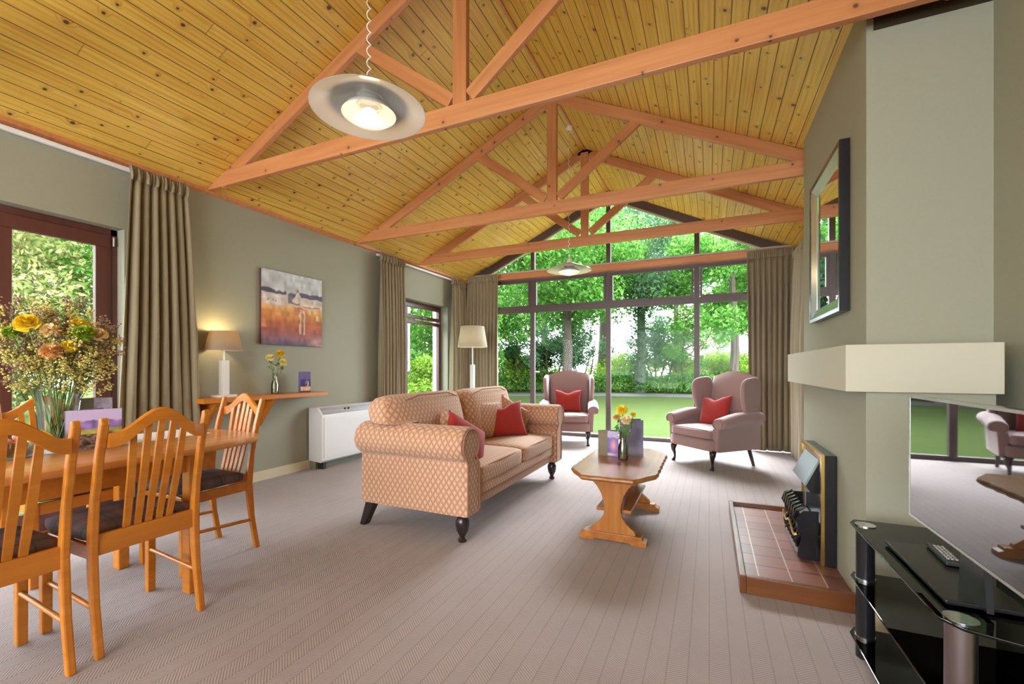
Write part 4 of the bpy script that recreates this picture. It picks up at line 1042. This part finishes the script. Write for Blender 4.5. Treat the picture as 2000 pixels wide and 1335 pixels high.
# ------------------------------------------------------------------ wall shelf, lamp, heater
sh = empty('wall_shelf', (XL, 3.0, .88)); tag(sh, 'floating pine wall shelf under the canvas painting', 'shelf')
beam_obj('board', (XL+.135-XL, 2.30-3.0, -.018), (XL+.135-XL, 3.63-3.0, -.018), .27, .042, M['oak'], sh)
for y in (2.42, 2.96): part(MB().prism([(XL+.001, .84), (XL+.255, .84), (XL+.22, .80), (XL+.03, .56), (XL+.001, .55)], y, y+.04, 'y'), 'bracket', M['oak'], sh, mod=.003)
ZS = .883
def lamp(name, loc, label, base, pole, shade, mat, power, col, prt='base'):
    e = empty(name, loc); tag(e, label, 'lamp')
    return e
tl = empty('table_lamp', (-4.045, 2.56, ZS)); tag(tl, 'table lamp with square cream column and taupe shade, lit, on wall shelf', 'lamp')
MB().b2(-.06, .06, -.085, .085, 0, .022, bev=.003).build('foot', M['gloss_white'], tl)
MB().b2(-.028, .028, -.032, .032, .022, .335, bev=.002).build('column', M['gloss_white'], tl)
MB().lathe([(.008, .335), (.008, .47)], n=12).build('neck', M['gloss_white'], tl)
MB().lathe([(.152, .425), (.112, .60), (.110, .60), (.150, .425)], n=48, caps=False).build('lamp_shade', M['shade_grey'], tl, smooth='all')
MB().lathe([(.0, .47), (.02, .485), (.03, .515), (.02, .545), (.0, .555)], n=16, caps=False).build('bulb', M['bulb'], tl, smooth='all')
l = bpy.data.lights.new('table_lamp_light', 'POINT'); l.energy = 5; l.color = (1, .72, .34); l.shadow_soft_size = .03; lo = bpy.data.objects.new('table_lamp_light', l); link(lo, tl); lo.location = (0, 0, .575)
fl = empty('floor_lamp', (-3.40, 6.02, 0)); tag(fl, 'white floor lamp with cream drum shade in the corner behind the sofa', 'lamp')
MB().lathe([(.14, 0), (.14, .02), (.03, .035), (.026, .06)], n=32).build('base', M['gloss_white'], fl, smooth=True)
MB().b2(-.03, .03, -.03, .03, .05, 1.20, bev=.004).build('column', M['gloss_white'], fl)
MB().lathe([(.010, 1.20), (.010, 1.50)], n=12).build('neck', M['gloss_white'], fl)
MB().lathe([(.235, 1.475), (.185, 1.80), (.183, 1.80), (.233, 1.475)], n=48, caps=False).build('lamp_shade', M['shade_cream'], fl, smooth='all')
MB().lathe([(.0, 1.52), (.02, 1.535), (.03, 1.565), (.02, 1.60), (.0, 1.61)], n=16, caps=False).build('bulb', M['bulb'], fl, smooth='all')
l = bpy.data.lights.new('floor_lamp_light', 'POINT'); l.energy = 3; l.color = (1, .84, .58); l.shadow_soft_size = .05; lo = bpy.data.objects.new('floor_lamp_light', l); link(lo, fl); lo.location = (0, 0, 1.64)

ht = empty('storage_heater', (-4.06, 4.2, 0)); tag(ht, 'white storage heater with grey top grille against the left wall', 'heater')
HX0, HX1, HY0, HY1 = XL+.018, -3.955, 3.585, 4.75
def hp(mb, n, m, **kw): return part(mb, n, m, ht, **kw)
hp(MB().prism([(HX0, .095), (HX1-.02, .08), (HX1, .10), (HX1, .612), (HX1-.075, .70), (HX0, .70)], HY0, HY1, 'y'), 'casing', M['white_heater'], mod=.006)
hp(MB().b2(HX1, HX1+.006, HY0+.03, HY1-.03, .13, .585, bev=.002), 'front_panel', M['white_heater'])
gr = MB(); 
for k in range(2):
    a0, a1 = .08+.44*k, .46+.44*k
    P = lambda t, o: (HX1-.075*t+o*.76, .612+.088*t+o*.65)
    gr.prism([P(a0, .001), P(a1, .001), P(a1, .004), P(a0, .004)], HY0+.03, HY1-.03, 'y')
hp(gr, 'grille', M['grey_metal'])
hp(MB().tube([(HX1-.045, 4.02, .655), (HX1-.03, 4.02, .67)], .012, 10).tube([(HX1-.045, 3.96, .655), (HX1-.03, 3.96, .67)], .010, 10), 'control_knob', M['black_matt'])
hp(MB().b2(HX0+.03, HX1-.03, HY0+.05, HY0+.09, .0, .095).b2(HX0+.03, HX1-.03, HY1-.3, HY1-.26, .0, .095), 'foot', M['black_matt'])
hp(MB().b2(HX0, HX0+.09, HY0+.02, HY1-.02, .0, .09), 'plinth', plain('heater_plinth', (.20, .22, .16), .6))

# ------------------------------------------------------------------ flowers
def bottle(loc, h, r, label, mat='green_glass', group='glass bud vases'):
    e = empty('flower_bottle', loc); tag(e, label, 'vase', group)
    MB().lathe([(.0, .002), (r*.92, .002), (r, .01), (r, h*.45), (r*.55, h*.72), (r*.5, h*.9), (r*.62, h), (r*.55, h), (r*.43, h*.9), (r*.48, h*.72), (r*.9, h*.45), (r*.9, .014), (.0, .012)], n=28, caps=False).build('glass', M[mat], e, smooth=60)
    return e
def rose(parent, r, mat, n=26, seed=1):
    rr = random.Random(seed); m = MB()
    for k in range(n):
        t = k/n; a = k*2.4; rad_ = r*(.12+.88*t); h = r*(1.0-.45*t*t); tilt = .25+1.0*t**1.5
        def f(u, v):
            x = (u-.5)*2; w = r*(.34+.35*t)*(1-.25*v*v)
            rr2 = rad_*(.35+.65*v*.9)+r*.12*v*v*t; ang = a+x*w/max(rad_, r*.25)*.9
            return (rr2*math.cos(ang), rr2*math.sin(ang), h*v*(1-.12*x*x)-r*.2*t+.0-r*.25*t*v*v)
        m.grid(f, 5, 4)
    o = m.build('bloom', mat, parent, smooth='all'); return o
def carn(parent, r, mat, n=150, seed=1):
    NR2 = np.random.RandomState(seed); m = MB()
    for k in range(n):
        d = Vector(NR2.normal(size=3)); d.z = abs(d.z)*1.0-.12; d.normalize(); a = d.cross(Vector((0, 0, 1))).normalized() if abs(d.z) < .99 else Vector((1, 0, 0)); b = d.cross(a)
        L = r*(.75+.35*NR2.rand()); w = r*.34; q = [Vector((0, 0, 0)), d*L*.6-a*w*.8, d*L-a*w*.4+b*w*.3, d*L+a*w*.4-b*w*.2, d*L*.6+a*w*.8]
        m.bm.faces.new([m.bm.verts.new(p) for p in q])
    return m.build('bloom', mat, parent)
def flower(name, base, head, r, kind, mat, label, group=None, seed=1, leafy=True):
    base, head = Vector(base), Vector(head); e = empty(name, base); tag(e, label, 'flower', group)
    d = head-base; mid = d*.5+Vector((0, 0, .02))
    MB().tube([(0, 0, 0), mid*.55, mid+Vector((d.x*.0, d.y*.0, 0)), d*.85, d], .0028, 6).build('stem', M['stem'], e, smooth='all')
    o = rose(e, r, M[mat], seed=seed) if kind == 'rose' else carn(e, r, M[mat], seed=seed)
    o.location = d; wp = Vector((-head.x, -head.y, 0)).normalized()
    fd = d.normalized()*.55+wp*.75+Vector((d.x, d.y, .1)); q = fd.to_track_quat('Z', 'Y'); o.rotation_euler = (q @ Matrix.Rotation(seed, 3, 'Z').to_quaternion()).to_euler()
    if leafy:
        lf = leaves('leaf', M['leaf'], e, 8, lambda n: np.array([tuple(d*(.62+.3*R.random())+Vector((R.uniform(-.02, .02), R.uniform(-.02, .02), 0))) for _ in range(n)]), .022)
    return e
bl = (-4.045, 3.075, ZS); bottle(bl, .215, .035, 'slim glass bottle vase with three flowers on wall shelf')
F = lambda b, x, y, z: (b[0]+x, b[1]+y, b[2]+z)
flower('yellow_flower', F(bl, .002, 0, .02), F(bl, .03, .035, .41), .042, 'carn', 'yellow', 'deep yellow flower, topmost in the shelf bottle vase', seed=2)
flower('cream_flower', F(bl, -.004, -.004, .02), F(bl, .04, -.085, .365), .040, 'carn', 'pale_yellow', 'pale yellow bloom leaning left in the shelf bottle vase', seed=3)
flower('cream_flower', F(bl, .004, .004, .02), F(bl, .06, .05, .32), .040, 'carn', 'pale_yellow', 'pale yellow bloom low on the right in the shelf bottle vase', seed=4)
e = empty('flyer', (-4.02, 3.335, ZS+.001)); tag(e, 'small purple folded flyer standing on wall shelf', 'leaflet')
o = painted('front_page', .14, .225, shelfcard, e, 40, 60, 'print'); o.rotation_euler = (0, 0, rad(-8)); o.modifiers.new('s', 'SOLIDIFY').thickness = .0015
o = MB().b2(0, .0015, 0, .12, 0, .22).build('rear_page', plain('flyer_rear', (.1, .08, .2), .4), e); o.rotation_euler = (0, 0, rad(25))
bc = (-.598, 3.37, .4515); bottle(bc, .21, .036, 'slim glass bottle vase with flowers on the coffee table')
flower('yellow_flower', F(bc, 0, .0, .02), F(bc, -.005, .0, .375), .043, 'carn', 'yellow', 'deep yellow flower, topmost on the coffee table', seed=5)
flower('cream_flower', F(bc, -.004, -.004, .02), F(bc, -.042, -.01, .32), .032, 'rose', 'peach', 'peach rosebud at the left in the coffee table bottle', seed=6)
flower('cream_flower', F(bc, .004, .004, .02), F(bc, .03, -.03, .305), .036, 'carn', 'cream', 'cream carnation low on the right in the coffee table bottle', seed=7)
flower('yellow_bud', F(bc, .004, -.004, .02), F(bc, .075, .0, .345), .024, 'rose', 'yellow', 'small yellow bud at the right in the coffee table bottle', seed=8)

# ------------------------------------------------------------------ dining table
dt = empty('dining_table', (-2.76, .93, 0)); tag(dt, 'long honey coloured dining table with rounded ends', 'dining table')
def oval(hx, hy, n=64, p=3.2):
    return [(hx*math.copysign(abs(math.cos(2*PI*k/n))**(2/p*.9), math.cos(2*PI*k/n)), hy*math.copysign(abs(math.sin(2*PI*k/n))**(2/p*.75), math.sin(2*PI*k/n))) for k in range(n)]
mb = MB(); rings = []
for s_, z in ((.985, .750), (.995, .748), (1, .740), (1, .730), (.99, .720)): rings.append([mb.bm.verts.new((x*s_, y*s_, z)) for x, y in oval(.44, .90)])
for A, B in zip(rings, rings[1:]):
    for k in range(64): mb.bm.faces.new((A[k], A[(k+1)%64], B[(k+1)%64], B[k]))
mb.bm.faces.new(rings[0]); mb.bm.faces.new(rings[-1][::-1]); mb.build('top', M['tabletop_wood'], dt, smooth=30)
mb = MB()
for sx in (-1, 1): mb.b2(sx*.33-.01, sx*.33+.01, -.62, .55, .62, .719)
for sy in (-.62, .55): mb.b2(-.33, .33, sy-.01, sy+.01, .62, .719)
mb.build('apron', M['oak'], dt)
for sx in (-.33, .33):
    for y in (-.62, .44): 
        o = MB().prism([(-.032, -.026), (.032, -.026), (.032, .026), (-.032, .026)], 0, .719, 'z').build('leg', M['oak'], dt, mod=.006); o.location = (sx, y, 0)
rn = MB().grid(lambda u, v: (-2.95+.17*(1 if v > .5 else -1)*1.0*(2*abs(v-.5))+.0, .12+1.56*u, .7525), 20, 4).build('table_runner', M['runner']); rn.modifiers.new('s', 'SOLIDIFY').thickness = .002
tag(rn, 'white cloth runner along the middle of the dining table', 'table runner')

# dining chair, facing -y locally; origin at the rear feet centre
def chair_proto(loc, rz, label):
    e = empty('dining_chair', loc, rz); tag(e, label, 'dining chair', 'honey wood dining chairs')
    def p(mb, n, m=M['oak'], **kw):
        kw.setdefault('mod', .004); return mb.build(n, m, e, **kw)
    W_ = .19
    # rear posts: splay back at foot, vertical at seat, lean back above
    side = [(.0, 0), (-.035, .20), (-.050, .42), (-.035, .60), (.0, .78), (.040, .925)]
    def ypost(z):
        for (y0_, z0_), (y1_, z1_) in zip(side, side[1:]):
            if z <= z1_: return y0_+(y1_-y0_)*(z-z0_)/(z1_-z0_)
        return side[-1][0]
    for sx in (-1, 1):
        m = MB(); prof = [(ypost(z)-.0, z) for z in (0, .1, .2, .3, .42, .5, .6, .7, .78, .86, .91)]
        front = [(y-.038 if 0.25 < z < .6 else y-.030, z) for y, z in prof]
        back = [(y, z) for y, z in prof][::-1]
        pts = front+[(front[-1][0]+.006, .932), (prof[-1][0]-.006, .936)]+back
        m.prism([(y+.0, z) for y, z in pts], -.014, .014, 'x'); o = p(m, 'rear_post', smooth=False, mod=.006); o.location = (sx*W_, 0, 0)
        m = MB().prism([(-.43, 0), (-.462, 0), (-.468, .43), (-.426, .43)], -.017, .017, 'x'); o = p(m, 'front_leg'); o.location = (sx*(W_+.005), 0, 0)
        p(MB().b2(sx*(W_)-.01, sx*(W_)+.01, -.43, -.06, .375, .43), 'side_rail')
        p(MB().tube([(sx*W_, -.445, .215), (sx*W_, -.05, .185)], .0095, 10), 'stretcher', mod=None, smooth=True)
    p(MB().b2(-W_, W_, -.463, -.438, .37, .43), 'front_rail')
    # camel top rail, curved in plan
    m = MB(); n = 28
    def rl(x, t):  # underside/topside heights
        a = x/W_; hump = .5+.5*math.cos(PI*min(1, abs(a)/.84)); zt = .874+.088*hump**.85; zb = zt-.052-.004*(1-hump)
        y = ypost(.89)-.016+.022*(1-a*a); return y, zt, zb
    V = []
    for i in range(n+1):
        x = -W_+.013+(2*W_-.026)*i/n; y, zt, zb = rl(x, 0); V.append([m.bm.verts.new(q) for q in ((x, y-.011, zb), (x, y-.011, zt-.006), (x, y-.005, zt), (x, y+.007, zt), (x, y+.012, zt-.006), (x, y+.012, zb))])
    for A, B in zip(V, V[1:]):
        for k in range(6): m.bm.faces.new((A[k], A[(k+1)%6], B[(k+1)%6], B[k]))
    m.bm.faces.new(V[0]); m.bm.faces.new(V[-1][::-1]); p(m, 'top_rail', smooth=40, mod=None)
    p(MB().b2(-W_, W_, ypost(.45)-.030, ypost(.45)-.008, .385, .468), 'lower_back_rail')
    for k in range(5):
        xt = (k-2)*.047; xb = (k-2)*.040; m = MB(); V = []
        for i in range(9):
            t = i/8; z = .47+(rl(xt, 0)[2]+.006-.47)*t; x = xb+(xt-xb)*t; y = ypost(z)-.018+.02*math.sin(PI*t)*.9+(.022*(1-(xt/W_)**2))*t
            w = .0115+.002*math.sin(PI*t); V.append([m.bm.verts.new(q) for q in ((x-w, y-.006, z), (x+w, y-.006, z), (x+w, y+.006, z), (x-w, y+.006, z))])
        for A, B in zip(V, V[1:]):
            for q in range(4): m.bm.faces.new((A[q], A[(q+1)%4], B[(q+1)%4], B[q]))
        m.bm.faces.new(V[0]); m.bm.faces.new(V[-1][::-1]); p(m, 'slat', smooth=40, mod=None)
    p(MB().soft((0, -.285, .462), (.40, .37, .06), .024, (0, 0, .014), 10), 'seat', M['plaid'], mod=None, smooth='all')
    return e
ch = chair_proto((-2.185, 1.094, 0), rad(-90), 'dining chair with its back to the camera, nearest the sofa')
ch.scale = (1, 1, 1.02)
for loc, rz, lab in (((-2.165, .622, 0), rad(-90), 'dining chair with its back to the camera, cut by the left picture edge'),
                     ((-2.84, 1.90, 0), rad(0), 'dining chair at the rounded end of the table, in front of the wall shelf'),
                     ((-3.66, 1.245, 0), rad(90), 'dining chair on the far side of the table, against the patio door')):
    c = copy_tree(ch); c.location = loc; c.rotation_euler = (0, 0, rz); c['label'] = lab

# things on the dining table
TZ = .7545
bv = (-2.955, 1.055, TZ)
gv = empty('glass_vase', bv); tag(gv, 'tall clear glass vase holding the big yellow bouquet on the dining table', 'vase')
MB().lathe([(.0, .0), (.058, .0), (.062, .01), (.073, .16), (.090, .32), (.087, .32), (.069, .16), (.056, .016), (.0, .012)], n=40, caps=False).build('glass', M['vase_glass'], gv, smooth=60)
cA, sA = math.cos(YAW), math.sin(YAW)
def V3(dx, dz, dep=0):  # bouquet coordinates: dx to the viewer's right, dz above the rim of the vase
    return (bv[0]+dx*.336-dep*.942, bv[1]+dx*.942+dep*.336, bv[2]+dz)
def bq(name, dx, dz, dep, r, kind, mat, label, seed):
    return flower(name, (bv[0]+R.uniform(-.03, .03), bv[1]+R.uniform(-.03, .03), bv[2]+.03), V3(dx, dz, dep), r, kind, mat, label, 'flowers of the big bouquet', seed, False)
o = bq('yellow_rose', -.10, .60, -.09, .052, 'rose', 'yellow', 'big open yellow rose at the left of the bouquet', 1)
bq('peach_rose', -.023, .47, -.10, .042, 'carn', 'peach', 'peach bloom low in the middle of the bouquet', 12)
bq('peach_rose', -.025, .57, -.10, .036, 'carn', 'cream', 'cream bloom in the middle of the bouquet, above the peach one', 13)
bq('yellow_rose', .07, .61, -.02, .042, 'rose', 'yellow', 'yellow rose at the back middle of the bouquet', 14)
bq('green_bloom', .085, .563, -.09, .044, 'carn', 'lime_bloom', 'lime green button bloom right of the bouquet centre', 15)
bq('yellow_rose', .142, .563, -.05, .042, 'rose', 'cream', 'cream edged yellow rose at the right of the bouquet', 16)
bq('yellow_rose', .034, .497, -.09, .032, 'carn', 'yellow', 'small yellow bloom low right of the bouquet centre', 17)
bq('green_bloom', -.152, .56, -.04, .03, 'carn', 'lime_bloom', 'small lime green bloom at the far left of the bouquet', 18)
def sprig(mat, seed, L=.66):
    rr = random.Random(seed); e = empty('flower_sprig', bv); m = MB(); m.tube([(0, 0, 0), (.0, 0, L*.5), (.012, .005, L*.8), (.0, 0, L)], [.0026, .0022, .0016, .001], 5)
    tips = []
    for k in range(16):
        z = L*(.55+.45*rr.random()); a = rr.random()*2*PI; q = .02+.075*rr.random(); b = Vector((q*math.cos(a), q*math.sin(a), z+q*.9)); m.tube([(0, 0, z-.02), b*.5+Vector((0, 0, z*.5)), b], .0011, 4); tips.append(b)
    m.build('stem', M['stem'], e)
    tips += [Vector((0, 0, L*(.85+.15*i/4))) for i in range(5)]
    m = MB()
    for t in tips:
        for _ in range(14):
            c = t+Vector((rr.gauss(0, .010), rr.gauss(0, .010), rr.gauss(0, .014))); r_ = .0047*(.6+.8*rr.random()); q = bmesh.ops.create_icosphere(m.bm, subdivisions=1, radius=r_); bmesh.ops.translate(m.bm, vec=c, verts=q['verts'])
    m.build('florets', M[mat], e)['kind'] = 'stuff'; return e
protos = {'sprig_y': sprig('sprig_y', 1), 'sprig_p': sprig('sprig_p', 2)}
spots = [(-.26, .56, .0), (-.21, .66, .05), (-.10, .68, .08), (-.03, .66, .0), (.04, .70, .05), (.08, .66, .0), (.13, .62, .06), (.20, .52, .0), (.25, .56, .02), (.22, .44, -.02), (-.24, .48, -.02), (-.17, .44, -.05), (-.08, .60, -.03), (.0, .62, -.06), (.15, .50, -.06), (-.12, .50, .06), (.27, .59, .0), (-.28, .63, .0), (.02, .56, .08), (.09, .53, .1), (-.05, .44, -.06), (.12, .42, -.05), (-.15, .62, .04), (.06, .60, -.07), (-.07, .70, -.02), (.17, .56, .08)]
used = set()
for i, (dx, dz, dep) in enumerate(spots):
    k = 'sprig_y' if i % 3 != 1 else 'sprig_p'
    o = protos[k] if k not in used else copy_tree(protos[k]); used.add(k)
    tip = Vector(V3(dx*.74, dz, dep)); b = Vector(bv)+Vector((R.uniform(-.02, .02), R.uniform(-.02, .02), .02)); d = tip-b
    o.location = b; q = d.to_track_quat('Z', 'Y'); o.rotation_euler = (q @ Matrix.Rotation(i*1.3, 3, 'Z').to_quaternion()).to_euler(); o.scale = (1, 1, 1) if False else (1, 1, d.length/.66)
    tag(o, 'wispy yellow filler sprig in the big bouquet' if k == 'sprig_y' else 'brownish dried filler sprig in the big bouquet', 'flower sprig', 'yellow filler sprigs' if k == 'sprig_y' else 'brown filler sprigs')

bo = (-2.80, .86, TZ)
fb = empty('fruit_bowl', bo); tag(fb, 'clear glass fruit bowl on the runner behind the nearer chair back', 'bowl')
MB().lathe([(.0, .0), (.05, .0), (.09, .03), (.115, .075), (.112, .075), (.087, .034), (.05, .006), (.0, .006)], n=36, caps=False).build('glass', M['vase_glass'], fb, smooth=60)
def apple(x, y, z, lab):
    e = empty('red_apple', (bo[0]+x, bo[1]+y, bo[2]+z)); tag(e, lab, 'apple', 'apples in the glass bowl')
    MB().lathe([(.0, .006), (.018, .0), (.034, .015), (.040, .038), (.034, .060), (.016, .070), (.004, .062), (.0, .060)], n=24, caps=False).build('fruit', M['apple'], e, smooth='all')
    MB().tube([(0, 0, .06), (.003, 0, .082)], .0018, 5).build('stalk', M['bark'], e)
apple(-.035, -.03, .012, 'red apple at the left in the glass fruit bowl'); apple(.025, -.045, .012, 'red apple at the front of the glass fruit bowl'); apple(-.02, .035, .048, 'red apple on top of the others in the fruit bowl')
for i, lab in enumerate(('front banana in the fruit bowl', 'middle banana in the fruit bowl', 'back banana in the fruit bowl')):
    e = empty('banana', (bo[0]+.03, bo[1]+.045, bo[2]+.05)); tag(e, lab, 'banana', 'bananas in the fruit bowl')
    a0 = -.5+.28*i; MB().tube([(-.075+.15*t, .018*i-.02, .045*math.sin(PI*t)+.012*i-.02) for t in [k/10 for k in range(11)]], [.004, .010, .015, .017, .018, .018, .018, .017, .015, .010, .005], 8).build('fruit', M['banana'], e, smooth='all')
    MB().tube([(-.075, .018*i-.02, .012*i-.02), (-.088, .018*i-.02, .012*i-.018)], [.005, .004], 6).build('stalk', M['stem'], e); e.rotation_euler = (0, 0, a0+.8)
# leaflets by the vase
def lake(u, v):
    n = smooth_noise(u, v, 10, 10, 21)-.5; vv = v+.05*n
    c = np.where((vv > .72)[:, None], lerp3((.55, .42, .60), (.50, .42, .66), v), np.where((vv > .50)[:, None], np.array((.25, .16, .42))[None]*(1+n[:, None]), np.where((vv > .38)[:, None], np.array((.38, .36, .08))[None]*(1+n[:, None]), np.array((.18, .12, .11))[None]*(1+2.2*(smooth_noise(u, v, 26, 26, 22)-.5)[:, None]))))
    m = (np.abs(u-.72) < .05) & (np.abs(v-.17) < .04); return np.where(m[:, None], np.array((.8, .78, .78)), c)
def lake2(u, v):
    c = lake(u, v); m = (u < .12)[:, None]; return np.where(m, np.array((.50, .44, .62)), c)
panel('leaflet', (-2.785, 1.015), (-2.735, 1.215), TZ, .19, lake2, 'front folded leaflet with mountain lake photo beside the glass vase', 'leaflet', 'leaflets on the dining table')
panel('leaflet', (-3.00, 1.135), (-2.965, 1.275), TZ, .235, olive_strip(lav, .08, .48), 'taller leaflet with olive stripe standing behind the lake leaflet', 'leaflet', 'leaflets on the dining table')
